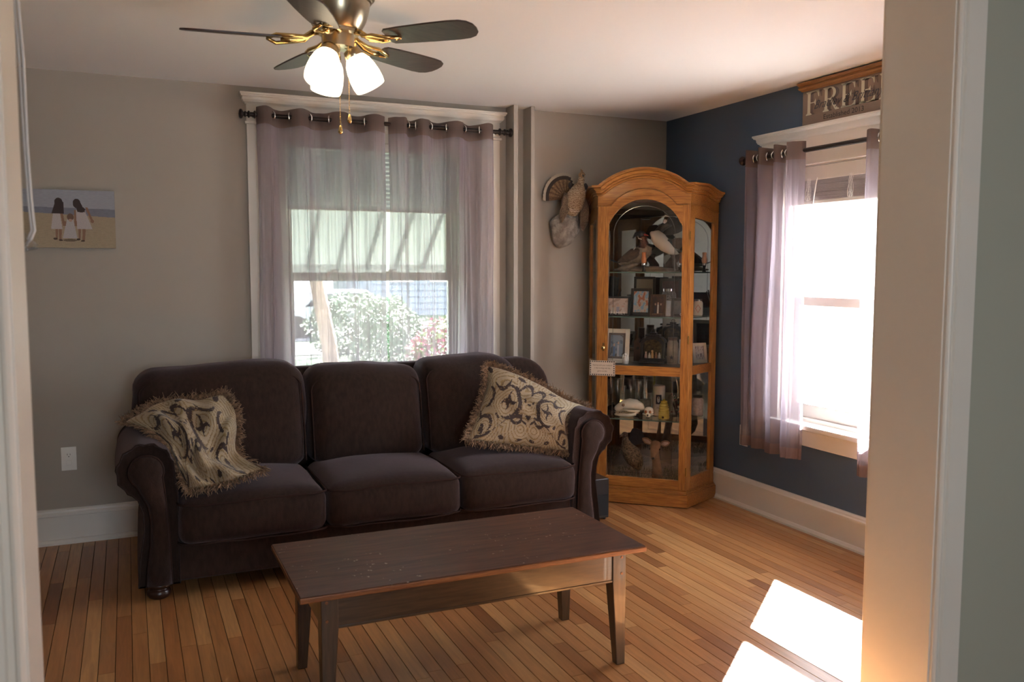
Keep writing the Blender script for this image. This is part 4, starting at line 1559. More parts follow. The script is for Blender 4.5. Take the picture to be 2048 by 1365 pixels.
# ---- handwritten-looking card on the door frame
def text_mesh(txt, size, shear=0.0, extrude=0.0, align='CENTER'):
    cu = bpy.data.curves.new('t', 'FONT')
    cu.body = txt; cu.size = size; cu.shear = shear; cu.extrude = extrude
    cu.align_x = align; cu.align_y = 'CENTER'
    cu.resolution_u = 3
    o_ = bpy.data.objects.new('t', cu)
    COL.objects.link(o_)
    dg = bpy.context.evaluated_depsgraph_get()
    me = bpy.data.meshes.new_from_object(o_.evaluated_get(dg))
    v = [Vector(p.co) for p in me.vertices]
    f = [tuple(p.vertices) for p in me.polygons]
    bpy.data.objects.remove(o_, do_unlink=True)
    bpy.data.meshes.remove(me)
    mbx = MB(); mbx.add(v, f)
    return mbx
M_ink = mat('dark_ink', (.03, .025, .025), .7)
card = thing('tag_card', 'small cream card with dotted border hung on the cabinet door frame', 'card', tuple(Fc((.52, -.014, .81))))
M_card = mat('cream_card', (.55, .46, .37), .7)
c = MB(); c.box(.440, .600, -.0150, -.0135, .792, .886); c.xf(lambda p: Fc((p.x, p.y, p.z - (p.x - .52) * .0))); c.build('paper', M_card, card)
dots = MB()
def dsq(x, z): dots.box(x - .0036, x + .0036, -.0156, -.0150, z - .0036, z + .0036)
for i in range(12):
    dsq(.4465 + i * .01335, .8795); dsq(.4465 + i * .01335, .7985)
for i in range(1, 6):
    dsq(.4465, .7985 + i * .0135); dsq(.5935, .7985 + i * .0135)
dots.xf(Fc); o = dots.build('dotted_border', M_ink, card); o['kind'] = 'stuff'
for i, tx in enumerate(('Hunting with your husband', 'is like hunting with the', 'game warden')):
    t_ = text_mesh(tx, .0115, .25)
    t_.xf(lambda p: Fc((.52 - p.x * .96, -.0154, .857 - i * .018 + p.y)))
    t_.build('lettering', M_ink, card)['kind'] = 'stuff'

# ================================================================== CABINET CONTENTS
def photo_grid(mbx, fn, colf, nu=24, nv=24): mbx.grid(fn, nu, nv, colf)
M_print = vcol_mat('photo_print', 0.35)
def blotch(pal, seed, sc=3.0):
    def f_(u, v):
        n_ = noise.noise(Vector((u * sc, v * sc, seed))) * .5 + .5
        n2 = noise.noise(Vector((u * sc * 2.7, v * sc * 2.7, seed + 9)))
        k = min(len(pal) - 1, max(0, int((n_ * 1.2 - .1 + n2 * .15) * len(pal))))
        return pal[k]
    return f_
def group_photo(bgc, dress, seed, persons=((.3, .45), (.5, .5), (.7, .45))):
    b = blotch(bgc, seed)
    def f_(u, v):
        for i, (x, h) in enumerate(persons):
            if (u - x) ** 2 / .004 + (v - h - .12) ** 2 / .005 < 1: return (.50, .33, .25)
            if v < h + .04 and abs(u - x) < .07 + .05 * (h - v): return dress[i % len(dress)]
        return b(u, v)
    return f_
def frame_obj(name, label, s0, s1, zs, hgt, d, fw, mframe, colf, lean_=.18, mat_w=0.0, fn=None, grp=None, yawd=0.0, matc=(.55, .52, .47)):
    """standing picture frame on shelf height zs, s0<s1 in cabinet coordinates"""
    fn = fn or Fc
    t = thing(name, label, 'picture frame', tuple(fn(((s0 + s1) / 2, d, zs))), grp)
    w = s1 - s0
    cs = (s0 + s1) / 2
    def T_(p):   # local: x across, y depth, z height
        x, y, z = p
        y2 = y + z * lean_
        ca, sa = math.cos(yawd), math.sin(yawd)
        return fn((cs + x * ca - y2 * sa, d + x * sa + y2 * ca, zs + .0005 + z))
    h = hgt
    f_ = MB()
    f_.box(-w / 2, -w / 2 + fw, -.007, .007, 0, h); f_.box(w / 2 - fw, w / 2, -.007, .007, 0, h)
    f_.box(-w / 2 + fw, w / 2 - fw, -.007, .007, 0, fw); f_.box(-w / 2 + fw, w / 2 - fw, -.007, .007, h - fw, h)
    f_.xf(T_, flip=True); f_.build('moulding', mframe, t, bevel=.0015)
    b = MB(); b.box(-w / 2 + fw * .5, w / 2 - fw * .5, .0, .004, fw * .5, h - fw * .5); b.xf(T_, flip=True); b.build('backing', M_darkfoot, t)
    if mat_w:
        b = MB(); b.col = matc
        b.box(-w / 2 + fw, w / 2 - fw, -.0012, -.0002, fw, h - fw); b.xf(T_, flip=True); b.build('mount_board', M_print, t, col=True)
    q = fw + mat_w
    ph_ = MB()
    ph_.grid(lambda u, v: T_(Vector(((w / 2 - q) - (w - 2 * q) * u, -.0018, q + (h - 2 * q) * v))), 26, 30, colf)
    ph_.build('photograph', M_print, t, col=True)
    st = MB(); st.obox((0, .03, h * .32), (.012, 0, 0), (0, .002, 0), (0, .018, h * .30)); st.xf(T_, flip=True)
    st.build('easel_back', M_darkfoot, t)
    return t
M_fblack = mat('frame_black', (.018, .018, .020), .35)
M_fwhite = mat('frame_white', (.60, .56, .47), .45)
M_fbrown = wood('frame_brown', (.06, .025, .012), (.13, .06, .03), .4)
Z2 = 1.158
skin = (.45, .28, .20)
frame_obj('picture_frame', 'black frame with pale FAMILY photograph at the left of the second shelf', .385, .535, Z2, .118, .14, .012, M_fblack,
          group_photo([(.42, .33, .27), (.50, .40, .34), (.36, .27, .22)], [(.55, .5, .45), (.3, .3, .38)], 3, ((.25, .35), (.5, .4), (.75, .35))))
frame_obj('picture_frame', 'tall black frame with blue and orange portrait on the second shelf', .262, .392, Z2, .168, .20, .018, M_fblack,
          blotch([(.36, .50, .62), (.22, .40, .60), (.50, .46, .44), (.45, .16, .09), (.50, .34, .28)], 14, 4.0))
frame_obj('picture_frame', 'brown wooden frame with dark wedding photograph on the second shelf', .165, .262, Z2, .132, .17, .014, M_fbrown,
          group_photo([(.03, .012, .012), (.06, .02, .015), (.10, .04, .03)], [(.03, .03, .06), (.6, .58, .55), (.05, .03, .03)], 8, ((.25, .42), (.5, .48), (.75, .42))))
frame_obj('picture_frame', 'narrow silver frame with pale blue print on the second shelf', .125, .160, Z2, .098, .135, .004, M_silver,
          blotch([(.42, .46, .54), (.38, .42, .50)], 5))
fd = frame_obj('picture_frame', 'black frame with white letter d at the right of the second shelf', .036, .124, Z2, .112, .115, .016, M_fblack,
          blotch([(.10, .11, .115), (.13, .135, .14)], 6))
t_ = text_mesh('d', .030, 0); t_.xf(lambda p: Fc((.062 - p.x, .106, Z2 + .016 + p.y))); t_.build('letter', M_white, fd)
t_ = text_mesh('FAMILY', .026, 0); t_.v = [(x, y, z) for x, y, z in t_.v]
fam = [o_ for o_ in COL.objects if o_.get('label', '').startswith('black frame with pale FAMILY')][0]
t_.xf(lambda p: Fc((.456 - p.x * 1.15, .131, Z2 + .014 + p.y))); t_.build('lettering', M_white, fam)
frame_obj('picture_frame', 'black frame showing its tan print upright, back of the second shelf', .27, .41, Z2, .24, .40, .016, M_fblack, blotch([(.40, .34, .24), (.43, .37, .27)], 2, 1.5), lean_=.06)
frame_obj('picture_frame', 'tall black frame with pink edged print at the rear of the second shelf', .10, .24, Z2, .23, .38, .018, M_fblack, blotch([(.05, .02, .02), (.08, .03, .03)], 12), lean_=.06)

# side window jar with red heart
def jar(name, label, p, r, h, m_body, m_lid, grp=None, cat='jar', lid=True):
    t = thing(name, label, cat, p, grp)
    c = MB(); c.lathe([(r * .9, 0), (r, .006), (r, h * .78), (r * .80, h * .88), (r * .80, h * .90)], p, n=24)
    smooth_by_angle(c.build('body', m_body, t), 40)
    if lid:
        c = MB(); c.lathe([(r * .86, h * .90), (r * .86, h), (r * .80, h * 1.01)], p, n=24)
        smooth_by_angle(c.build('lid', m_lid, t), 40)
    return t
M_jarw = mat('white_glazed', (.62, .60, .54), .25)
M_jarg = glass_mat('clear_glassware', (.93, .95, .94), .06, .02)
M_red = mat('red_paint', (.42, .03, .03), .4)
jp = (3.268, 4.47, Z2 + .001)
j = jar('glass_jar', 'white jar with a red diamond outline on the right of the second shelf', jp, .030, .10, M_jarw, M_silver)
c = MB()
vd = (Vector((0, 0, 0)) - Vector((jp[0], jp[1], 0))).normalized(); tr_ = Vector((vd.y, -vd.x, 0))
pts = []
for (a, b) in ((0, .066), (.5, .044), (0, .018), (-.5, .044)):
    pts.append(Vector((jp[0], jp[1], jp[2] + b)) + (vd * math.cos(a) + tr_ * math.sin(a)) * .0315)
c.tube(pts, .0018, 5, closed=True); c.build('diamond_mark', M_red, j)
M_jarfill = mat('jar_pebbles', (.16, .15, .145), .3, bump=(120, 1, .003), vary=(90, .8))
jar('glass_jar', 'clear jar of pale shells behind the silver frame', tuple(Fc((.165, .30, Z2 + .001))), .045, .165, M_jarfill, M_silver)

# shelf at the middle rail
Z3 = .859
frame_obj('picture_frame', 'large cream frame with family photograph at the left of the middle shelf', .385, .545, Z3, .212, .13, .026, M_fwhite,
          group_photo([(.12, .16, .22), (.20, .26, .32), (.10, .11, .12)], [(.10, .18, .32), (.40, .40, .44)], 4, ((.3, .42), (.62, .5))), mat_w=.014, matc=(.16, .13, .12))
M_porc = mat('porcelain', (.66, .64, .58), .25)
an = thing('angel_figurine', 'small white angel figurine before the large cream frame', 'figurine', tuple(Fc((.395, .075, Z3))))
c = MB(); p = Fc((.395, .075, Z3 + .001)); c.lathe([(.020, 0), (.018, .02), (.010, .045), (.008, .052)], p, n=14); c.build('robe', M_porc, an, smooth=True)
c = MB(); c.ball(p + Vector((0, 0, .060)), .009, 10, 7); c.build('head', M_porc, an, smooth=True)
c = MB()
for sg in (-1, 1): c.ball(p + CU * (.014 * sg) + CN * .006 + Vector((0, 0, .042)), (.008, .006, .018), 8, 6)
for i_, m_ in enumerate(('wing',)): c.build('wings', M_porc, an, smooth=True)['kind'] = 'stuff'
# nativity lantern
ln = thing('lantern', 'black arched lantern with faintly glowing nativity figures on the middle shelf', 'lantern', tuple(Fc((.242, .20, Z3))))
def L_(p): return Fc((.242 + p.x, .19 + p.y, Z3 + .001 + p.z))
def lantern_part(c, nm, m_, **k): c.xf(L_, flip=True); return c.build(nm, m_, ln, **k)
c = MB(); c.box(-.082, .082, -.05, .05, 0, .016); c.box(-.076, .076, -.044, .044, .016, .030); lantern_part(c, 'base', M_fblack, bevel=.002)
for sx_ in (-1, 1):
    for sy_ in (-1, 1):
        c = MB(); c.box(sx_ * .066 - .006, sx_ * .066 + .006, sy_ * .036 - .006, sy_ * .036 + .006, .030, .125); lantern_part(c, 'post', M_fblack)
c = MB()
n_ = 16
for yy in (-.040, .034):
    pts_o = [(.074 * math.cos(PI * i / n_), yy, .125 + .040 * math.sin(PI * i / n_)) for i in range(n_ + 1)]
    pts_i = [(.058 * math.cos(PI * i / n_), yy, .112 + .038 * math.sin(PI * i / n_)) for i in range(n_ + 1)]
    for i in range(n_):
        c.prism([pts_o[i], pts_o[i + 1], pts_i[i + 1], pts_i[i]], (0, .006, 0))
lantern_part(c, 'arch', M_fblack)
c = MB(); c.grid(lambda u, v: (.080 * math.cos(PI * u), -.046 + .092 * v, .128 + .046 * math.sin(PI * u)), 20, 2); c.box(-.045, .045, -.03, .03, .168, .180); c.box(-.022, .022, -.016, .016, .180, .192)
c.torus((0, 0, .200), .012, .0022, (0, 1, 0), 16, 6); lantern_part(c, 'roof', M_fblack)
c = MB(); c.box(-.066, .066, .030, .034, .03, .150); lantern_part(c, 'back_panel', mat('lantern_scene', (.10, .07, .025), .6, vary=(70, .9)))
for k, (x_, cl_, h_) in enumerate(((-.040, (.40, .33, .26), .036), (-.020, (.20, .10, .05), .040), (.004, (.45, .25, .10), .052), (.022, (.42, .36, .28), .034), (.044, (.38, .22, .16), .042))):
    c = MB(); c.lathe([(.009, 0), (.008, h_ * .5), (.004, h_ * .75)], (x_, -.005, .031), n=10); c.ball((x_, -.005, .031 + h_ * .84), h_ * .14, 8, 6)
    lantern_part(c, 'nativity_figure', mat('nativity_glow_paint_%d' % k, cl_, .5, emis=cl_, estr=.15), smooth=True)  # a faint glow in each figure's own colour is put into its paint
# wooden house box behind, star canister
hb_ = thing('birdhouse', 'small brown wooden birdhouse between cream frame and lantern', 'birdhouse', tuple(Fc((.352, .27, Z3))))
c = MB(); c.box(.325, .378, .26, .30, Z3 + .001, Z3 + .12); cb(c, 'box', M_fbrown, hb_)
c = MB(); c.prism([(.318, .255, Z3 + .12), (.385, .255, Z3 + .12), (.352, .255, Z3 + .155)], (0, .05, 0)); cb(c, 'roof', M_fbrown, hb_)
c = MB(); c.lathe([(.009, 0), (.009, .002)], (.352, .26, Z3 + .085), (0, -1, 0), 12); cb(c, 'entry_hole', M_black, hb_)
M_tan = mat('tan_stoneware', (.22, .17, .11), .5, vary=(20, .3))
sc_ = jar('canister', 'tan canister with a black star right of the lantern', tuple(Fc((.118, .17, Z3 + .001))), .034, .165, M_tan, M_fbrown, cat='canister')
c = MB()
pcv = Fc((.118, .17, Z3 + .04))
pts = [(( .016 if i % 2 == 0 else .0065) * math.sin(PI * i / 5), (.016 if i % 2 == 0 else .0065) * math.cos(PI * i / 5)) for i in range(10)]
c.prism([tuple(Fc((.118 - a, .1345, Z3 + .045 + b))) for a, b in pts], tuple(CN * .003)); c.build('star', M_fblack, sc_)
frame_obj('picture_frame', 'tan paper-bordered frame leaning at the right edge of the middle shelf', .034, .085, Z3, .150, .20, .006, M_fwhite, blotch([(.22, .19, .12), (.28, .24, .16)], 31))
# cream frame seen through the right side glass: stands facing the room's left
fnS = lambda p: Vector((3.285 - (p[0]) * .93, 4.47 + p[0] * .15 + p[1] * .95, p[2]))
frame_obj('picture_frame', 'cream carved frame with grey portrait seen through the cabinet side glass', -.045, .058, Z3, .125, -.02, .020, M_fwhite,
          blotch([(.30, .26, .26), (.45, .42, .42), (.16, .13, .14)], 21, 4), fn=fnS)

# lower glass shelf
Z4 = .526
# candle with picture
M_wax = mat('ivory_wax', (.64, .60, .50), .5, subs=.1)
ca_ = thing('pillar_candle', 'tall ivory pillar candle with a small portrait on it', 'candle', tuple(Fc((.206, .22, Z4))))
cpos = (.206, .22)
c = MB(); c.lathe([(.037, 0), (.038, .004), (.038, .186), (.034, .190), (.028, .186), (.0, .184)], Fc((*cpos, Z4 + .001)), n=30, cap=False); smooth_by_angle(c.build('wax', M_wax, ca_), 40)
def cyl_patch(mbx, ctr, r, a0, a1, z0, z1, nu, nv, colf):
    vd_ = (Vector((0, 0, 0)) - Vector((ctr[0], ctr[1], 0))).normalized(); tv_ = Vector((-vd_.y, vd_.x, 0))
    mbx.grid(lambda u, v: Vector((ctr[0], ctr[1], z0 + (z1 - z0) * v)) + (vd_ * math.cos(a0 + (a1 - a0) * u) + tv_ * math.sin(a0 + (a1 - a0) * u)) * r, nu, nv, colf)
c = MB(); pw_ = Fc((*cpos, 0))
cyl_patch(c, pw_, .0388, -.52, .42, Z4 + .075, Z4 + .135, 16, 20, lambda u, v: (.025, .025, .05) if (u < .1 or u > .9 or v < .08 or v > .92) or ((u - .5) ** 2 / .07 + (v - .5) ** 2 / .12 > 1) else ((.62, .6, .58) if v < .5 or (u - .5) ** 2 + (v - .7) ** 2 > .02 else (.3, .2, .15)))
c.build('portrait', M_print, ca_, col=True)
c = MB(); cyl_patch(c, pw_, .0386, -.35, .25, Z4 + .050, Z4 + .054, 8, 1, lambda u, v: (.3, .27, .24)); c.build('inscription', M_print, ca_, col=True)
# second shorter candle behind
M_wax2 = mat('tan_wax', (.30, .25, .17), .5)
jar('candle_jar', 'short tan candle in a jar behind the ivory pillar candle', tuple(Fc((.13, .30, Z4 + .001))), .034, .135, M_wax2, M_silver, cat='candle', lid=False)
# glass vases
def vase(label, s_, d_, r, h, fill=None, fh=.5):
    p = Fc((s_, d_, Z4 + .001))
    t = thing('glass_vase', label, 'vase', tuple(p))
    c = MB(); c.lathe([(.0, 0), (r * .95, 0), (r, .004), (r, h), (r - .0025, h), (r - .0025, .008), (0, .008)], p, n=28, cap=False)
    smooth_by_angle(c.build('glass_body', M_jarg, t), 40)
    if fill:
        c = MB(); c.lathe([(.0, .009), (r - .004, .009), (r - .004, h * fh), (0, h * fh + .003)], p, n=24, cap=False); c.build('filling', fill, t, smooth=True)
    return t
M_fill1 = mat('cream_sand', (.42, .36, .26), .8, bump=(200, .8, .003), vary=(50, .3))
vase('clear cylinder vase of cream pebbles behind the bear skull', .405, .30, .040, .170, M_wax2, .85)
vase('clear cylinder vase holding pale sand behind the small skull', .300, .27, .042, .205, M_fill1, .42)
# champagne flute with brass-lit rim
p = Fc((.335, .20, Z4 + .001)); fl = thing('champagne_flute', 'slender clear champagne flute behind the bear skull', 'glass', tuple(p))
c = MB(); c.lathe([(.0, 0), (.030, .001), (.026, .004), (.004, .010), (.0035, .085), (.012, .105), (.021, .150), (.022, .200), (.0195, .245), (.018, .245), (.020, .200), (.019, .152), (.006, .105)], p, n=22, cap=False); c.build('glass_body', M_jarg, fl, smooth=True)
p = Fc((.475, .24, Z4 + .001)); fl = thing('champagne_flute', 'clear champagne flute at the left end of the lower shelf', 'glass', tuple(p))
c = MB(); c.lathe([(.0, 0), (.030, .001), (.026, .004), (.004, .010), (.0035, .085), (.012, .105), (.021, .150), (.022, .200), (.0195, .245), (.018, .245), (.020, .200), (.019, .152), (.006, .105)], p, n=22, cap=False); c.build('glass_body', M_jarg, fl, smooth=True)
# crystal tray
p = Fc((.49, .16, Z4 + .001)); tr2 = thing('crystal_dish', 'dark cut crystal dish with lid left of the bear skull', 'dish', tuple(p))
c = MB(); c.lathe([(.0, 0), (.040, 0), (.056, .03), (.060, .034), (.058, .036), (.03, .050), (.008, .062), (.008, .072), (0, .076)], p, n=16, cap=False); c.build('glass_body', glass_mat('smoked_crystal', (.35, .38, .40), .12, .05), tr2)
# bear skull, side on, muzzle to the left
M_bone = mat('bleached_bone', (.66, .60, .48), .55, vary=(30, .10))
sk = thing('animal_skull', 'white bear skull with teeth on the lower glass shelf', 'skull', tuple(Fc((.37, .12, Z4))))
def S_(s_, d_, z_): return Fc((s_, d_, Z4 + .001 + z_))
c = MB()
c.loft([S_(.462, .10, .040), S_(.455, .10, .044), S_(.435, .105, .052), S_(.405, .112, .066), S_(.370, .12, .076), S_(.335, .125, .072), S_(.300, .13, .058), S_(.282, .132, .046)],
       [(.004, .006), (.017, .018), (.023, .026), (.032, .034), (.041, .036), (.043, .034), (.030, .026), (.008, .008)], 18)
c.build('cranium', M_bone, sk, smooth=True)
c = MB()
for sg in (-1, 1):
    c.tube([S_(.405, .112 + .034 * sg, .050), S_(.375, .12 + .052 * sg, .042), S_(.335, .125 + .054 * sg, .040), S_(.305, .13 + .036 * sg, .040)], [.006, .006, .007, .005], 8)
c.build('cheekbones', M_bone, sk, smooth=True)['kind'] = 'stuff'
c = MB()
for sg in (-1, 1):
    c.tube([S_(.452, .103 + .010 * sg, .010), S_(.42, .108 + .020 * sg, .010), S_(.37, .118 + .034 * sg, .012), S_(.33, .125 + .040 * sg, .020), S_(.318, .127 + .041 * sg, .040)], [.007, .010, .011, .010, .005], 8)
c.ball(S_(.452, .103, .010), (.014, .014, .009), 10, 6)
c.build('lower_jaw', M_bone, sk, smooth=True)
c = MB()
for sg in (-1, 1):
    for i in range(9):
        s_ = .456 - i * .0105
        w_ = .012 + .0022 * i
        h_ = .017 if i == 1 else .008
        q = S_(s_, .104 + w_ * sg + .0012 * i, .030)
        c.lathe([(.0035, 0), (.0028, -h_ * .6), (.0004, -h_)], q, n=6)
        q = S_(s_ - .003, .104 + w_ * sg + .0012 * i, .016)
        c.lathe([(.003, 0), (.0024, h_ * .5), (.0004, h_ * .9)], q, n=6)
c.build('teeth', mat('old_teeth', (.50, .40, .25), .4), sk)['kind'] = 'stuff'
c = MB(); c.ball(S_(.405, .078, .074), (.012, .006, .010), 10, 7); c.ball(S_(.462, .098, .048), (.006, .009, .007), 8, 6)
c.build('eye_socket', mat('socket_brown', (.20, .12, .07), .8), sk, smooth=True)['kind'] = 'stuff'
# small skull facing out
sk2 = thing('animal_skull', 'small white skull facing outwards beside the bear skull', 'skull', tuple(Fc((.247, .085, Z4))))
c = MB()
c.ball(S_(.247, .095, .040), (.030, .030, .030), 16, 10); c.ball(S_(.247, .068, .022), (.016, .016, .016), 12, 8)
for sg in (-1, 1): c.tube([S_(.247 + .014 * sg, .065, .024), S_(.247 + .033 * sg, .078, .026), S_(.247 + .030 * sg, .10, .030)], [.004, .005, .004], 6)
c.build('cranium', M_bone, sk2, smooth=True)
c = MB()
for sg in (-1, 1): c.ball(S_(.247 + .013 * sg, .0665, .041), (.008, .006, .010), 10, 7)
c.build('eye_socket', mat('socket_orange', (.30, .10, .03), .6), sk2, smooth=True)['kind'] = 'stuff'
c = MB(); c.ball(S_(.247, .053, .022), (.005, .004, .007), 8, 6)
for i in range(4): c.lathe([(.0025, 0), (.0008, -.007)], S_(.239 + i * .0053, .054, .010), n=6)
c.build('nasal_opening', M_black, sk2, smooth=True)['kind'] = 'stuff'
# yellow beehive
bh = thing('beehive_ornament', 'yellow ceramic beehive ornament with little bees', 'ornament', tuple(Fc((.155, .10, Z4))))
M_hive = mat('yellow_glaze', (.55, .46, .09), .35)
c = MB()
pf = [(.0, 0), (.034, .0)]
for k in range(7):
    z_ = .002 + k * .0155; r_ = .0345 * math.sqrt(max(.05, 1 - (k / 7.4) ** 2))
    pf += [(r_ * .93, z_), (r_, z_ + .004), (r_, z_ + .011), (r_ * .93, z_ + .0148)]
pf += [(.008, .112), (.006, .120), (.0, .121)]
c.lathe(pf, S_(.155, .10, 0), n=26, cap=False); c.build('skep', M_hive, bh, smooth=True)
c = MB(); c.lathe([(.007, 0), (.007, .002)], S_(.155, .066, .012), tuple(-CN), 12); c.build('doorway', M_black, bh)
for (a, b) in ((.125, .07), (.172, .05), (.140, .03)):
    c = MB(); c.ball(S_(a, .072 + abs(a - .155) * .4, b), (.0045, .0035, .003), 8, 6); c.ball(S_(a, .070 + abs(a - .155) * .4, b + .004), (.003, .002, .003), 6, 5); c.build('bee', mat('bee_paint', (.45, .30, .05), .4, vary=(400, .9)), bh, smooth=True)
# dark floral spray
fs = thing('floral_spray', 'dark dried floral spray with red buds right of the beehive', 'dried flowers', tuple(Fc((.085, .16, Z4))))
c = MB(); rg = random.Random(5)
M_spray = mat('dried_stems', (.06, .03, .02), .8); 
for i in range(26):
    a = rg.uniform(0, 2 * PI); q = S_(.085, .16, .0)
    e_ = S_(.085 + .035 * math.cos(a) * rg.random(), .16 + .03 * math.sin(a) * rg.random(), rg.uniform(.07, .15))
    c.tube([q, (q + e_) / 2 + Vector((0, 0, .015)), e_], .0016, 4)
c.build('stems', M_spray, fs)['kind'] = 'stuff'
for nm, cl_, cnt in (('red_bud', (.16, .03, .02), 9), ('cream_bud', (.45, .36, .22), 4), ('olive_leaf', (.06, .07, .03), 14)):
    for i in range(cnt):
        a = rg.uniform(0, 2 * PI); rr_ = rg.uniform(.008, .034)
        c = MB(); c.ball(S_(.085 + rr_ * math.cos(a), .15 + rr_ * math.sin(a), rg.uniform(.03, .15)), (rg.uniform(.004, .008),) * 3 if 'leaf' not in nm else (.009, .004, .006), 8, 6)
        c.build(nm, mat(nm + '_paint', cl_, .6), fs, smooth=True)
# glass canister with lid, right side glass
jp = (3.272, 4.462, Z4 + .001)
jar('candy_jar', 'glass jar of pinkish salt with dark lid, right side of the lower shelf', jp, .036, .125, mat('pink_salt', (.42, .34, .32), .4, vary=(60, .25)), M_black)
vase2 = thing('glass_vase', 'fluted clear glass bowl vase behind the pink salt jar', 'vase', (3.262, 4.585, Z4 + .001))
c = MB(); c.lathe([(0, 0), (.03, 0), (.045, .08), (.05, .17), (.062, .225), (.060, .225), (.047, .17), (.042, .08), (0, .012)], (3.262, 4.585, Z4 + .001), n=20, cap=False); c.build('glass_body', M_jarg, vase2, smooth=True)

# ---- duck calls on the top shelf
Z1 = 1.431
def duck_call(label, p, wcol, grp='duck calls standing on the top shelf'):
    t = thing('duck_call', label, 'duck call', tuple(p), grp)
    c = MB(); c.lathe([(.011, 0), (.013, .002), (.008, .012), (.009, .030), (.013, .040)], p, n=16, cap=True); c.build('insert', M_black, t, smooth=True)
    c = MB(); c.lathe([(.0135, .040), (.0135, .052)], p, n=18); smooth_by_angle(c.build('band', M_silver, t), 30)
    c = MB(); c.lathe([(.0125, .052), (.0165, .060), (.0175, .078), (.012, .098), (.0135, .112), (.0135, .118), (.009, .120)], p, n=18); c.build('barrel', mat('call_wood_%d' % int(wcol[0] * 100), wcol, .25, coat=.5), t, smooth=True)
duck_call('glossy orange-brown duck call standing before the wood ducks', Fc((.292, .10, Z1)), (.42, .13, .035))
duck_call('brown duck call at the right edge of the door glass', Fc((.070, .16, Z1)), (.26, .10, .04))
duck_call('turned pinkish wood duck call behind the cabinet side glass', Vector((3.272, 4.42, Z1)), (.46, .24, .15))

# ---- mounted wood ducks on driftwood
M_drift = mat('driftwood', (.20, .15, .11), .9, bump=(60, .6, .004), vary=(25, .35))
M_dgrey = mat('duck_flank', (.27, .21, .155), .8, bump=(160, .5, .002), vary=(70, .25))
M_dbrown = mat('duck_brown', (.085, .052, .034), .8, bump=(160, .5, .002), vary=(50, .35))
M_ddark = mat('duck_dark', (.020, .020, .024), .5, vary=(40, .4))
M_dwhite = mat('duck_white', (.62, .58, .50), .8)
M_dchest = mat('duck_chestnut', (.12, .045, .03), .7, vary=(90, .5))
M_dred = mat('duck_bill_red', (.40, .05, .04), .4)
M_dblue = mat('duck_speculum', (.05, .09, .14), .35)
def q3(s_, d_, z_): return Fc((s_, d_, z_))
dw = thing('driftwood_branch', 'piece of pale driftwood lying at the left of the top shelf', 'driftwood', tuple(q3(.42, .16, Z1)))
c = MB(); c.loft([q3(.47, .12, Z1 + .013), q3(.44, .13, Z1 + .018), q3(.40, .15, Z1 + .030), q3(.36, .17, Z1 + .045), q3(.34, .18, Z1 + .050)], [(.004, .004), (.016, .012), (.020, .016), (.016, .013), (.004, .004)], 12); c.build('log', M_drift, dw, smooth=True)
c = MB(); c.loft([q3(.50, .22, Z1 + .012), q3(.40, .26, Z1 + .016), q3(.25, .28, Z1 + .018), q3(.12, .26, Z1 + .012)], [(.006, .006), (.03, .015), (.035, .018), (.01, .008)], 12)
dw2 = c.build('driftwood_log', M_drift, None, smooth=True, origin=tuple(q3(.3, .26, Z1))); tag(dw2, 'long brown driftwood log under the mounted ducks', 'driftwood')
# standing duck, breast to the right
dk = thing('mounted_duck', 'brown mounted wood duck with red bill resting on driftwood', 'duck mount', tuple(q3(.37, .24, Z1)))
c = MB(); c.loft([q3(.480, .25, Z1 + .050), q3(.460, .25, Z1 + .055), q3(.420, .245, Z1 + .072), q3(.370, .24, Z1 + .095), q3(.325, .235, Z1 + .120), q3(.295, .23, Z1 + .140), q3(.285, .23, Z1 + .160)],
                 [(.004, .004), (.020, .018), (.040, .036), (.052, .050), (.050, .050), (.036, .040), (.020, .022)], 18); c.build('body', M_dgrey, dk, smooth=True)
c = MB(); c.loft([q3(.318, .23, Z1 + .15), q3(.314, .228, Z1 + .180), q3(.318, .225, Z1 + .205), q3(.328, .222, Z1 + .222)], [(.038, .036), (.028, .028), (.024, .026), (.024, .022)], 14); c.build('neck', M_dchest, dk, smooth=True)
c = MB(); c.ball(q3(.328, .22, Z1 + .232), (.026, .026, .022), 14, 9); c.loft([q3(.335, .22, Z1 + .24), q3(.365, .22, Z1 + .235), q3(.385, .22, Z1 + .21)], [(.018, .016), (.016, .013), (.004, .004)], 10); c.build('head', M_ddark, dk, smooth=True)
c = MB(); c.loft([q3(.310, .205, Z1 + .232), q3(.296, .20, Z1 + .228), q3(.284, .195, Z1 + .224)], [(.009, .007), (.007, .005), (.006, .003)], 8); c.build('bill', M_dred, dk, smooth=True)
for dd_ in (.180, .292):
    c = MB(); c.loft([q3(.335, dd_ + .012, Z1 + .130), q3(.37, dd_, Z1 + .115), q3(.42, dd_ + .006, Z1 + .085), q3(.478, dd_ + .03, Z1 + .062)], [(.004, .014), (.009, .034), (.008, .028), (.002, .004)], 12); c.build('wing', M_dbrown, dk, smooth=True)
c = MB(); c.tube([q3(.36, .193, Z1 + .158), q3(.37, .180, Z1 + .14), q3(.375, .178, Z1 + .122)], [.003, .0045, .002], 6)
c.tube([q3(.352, .205, Z1 + .222), q3(.345, .200, Z1 + .207), q3(.325, .196, Z1 + .202)], .0028, 6)
c.build('white_bars', M_dwhite, dk, smooth=True)['kind'] = 'stuff'
c = MB(); c.loft([q3(.465, .25, Z1 + .058), q3(.500, .255, Z1 + .062), q3(.530, .26, Z1 + .075)], [(.018, .006), (.022, .004), (.016, .002)], 10); c.build('tail', M_ddark, dk, smooth=True)
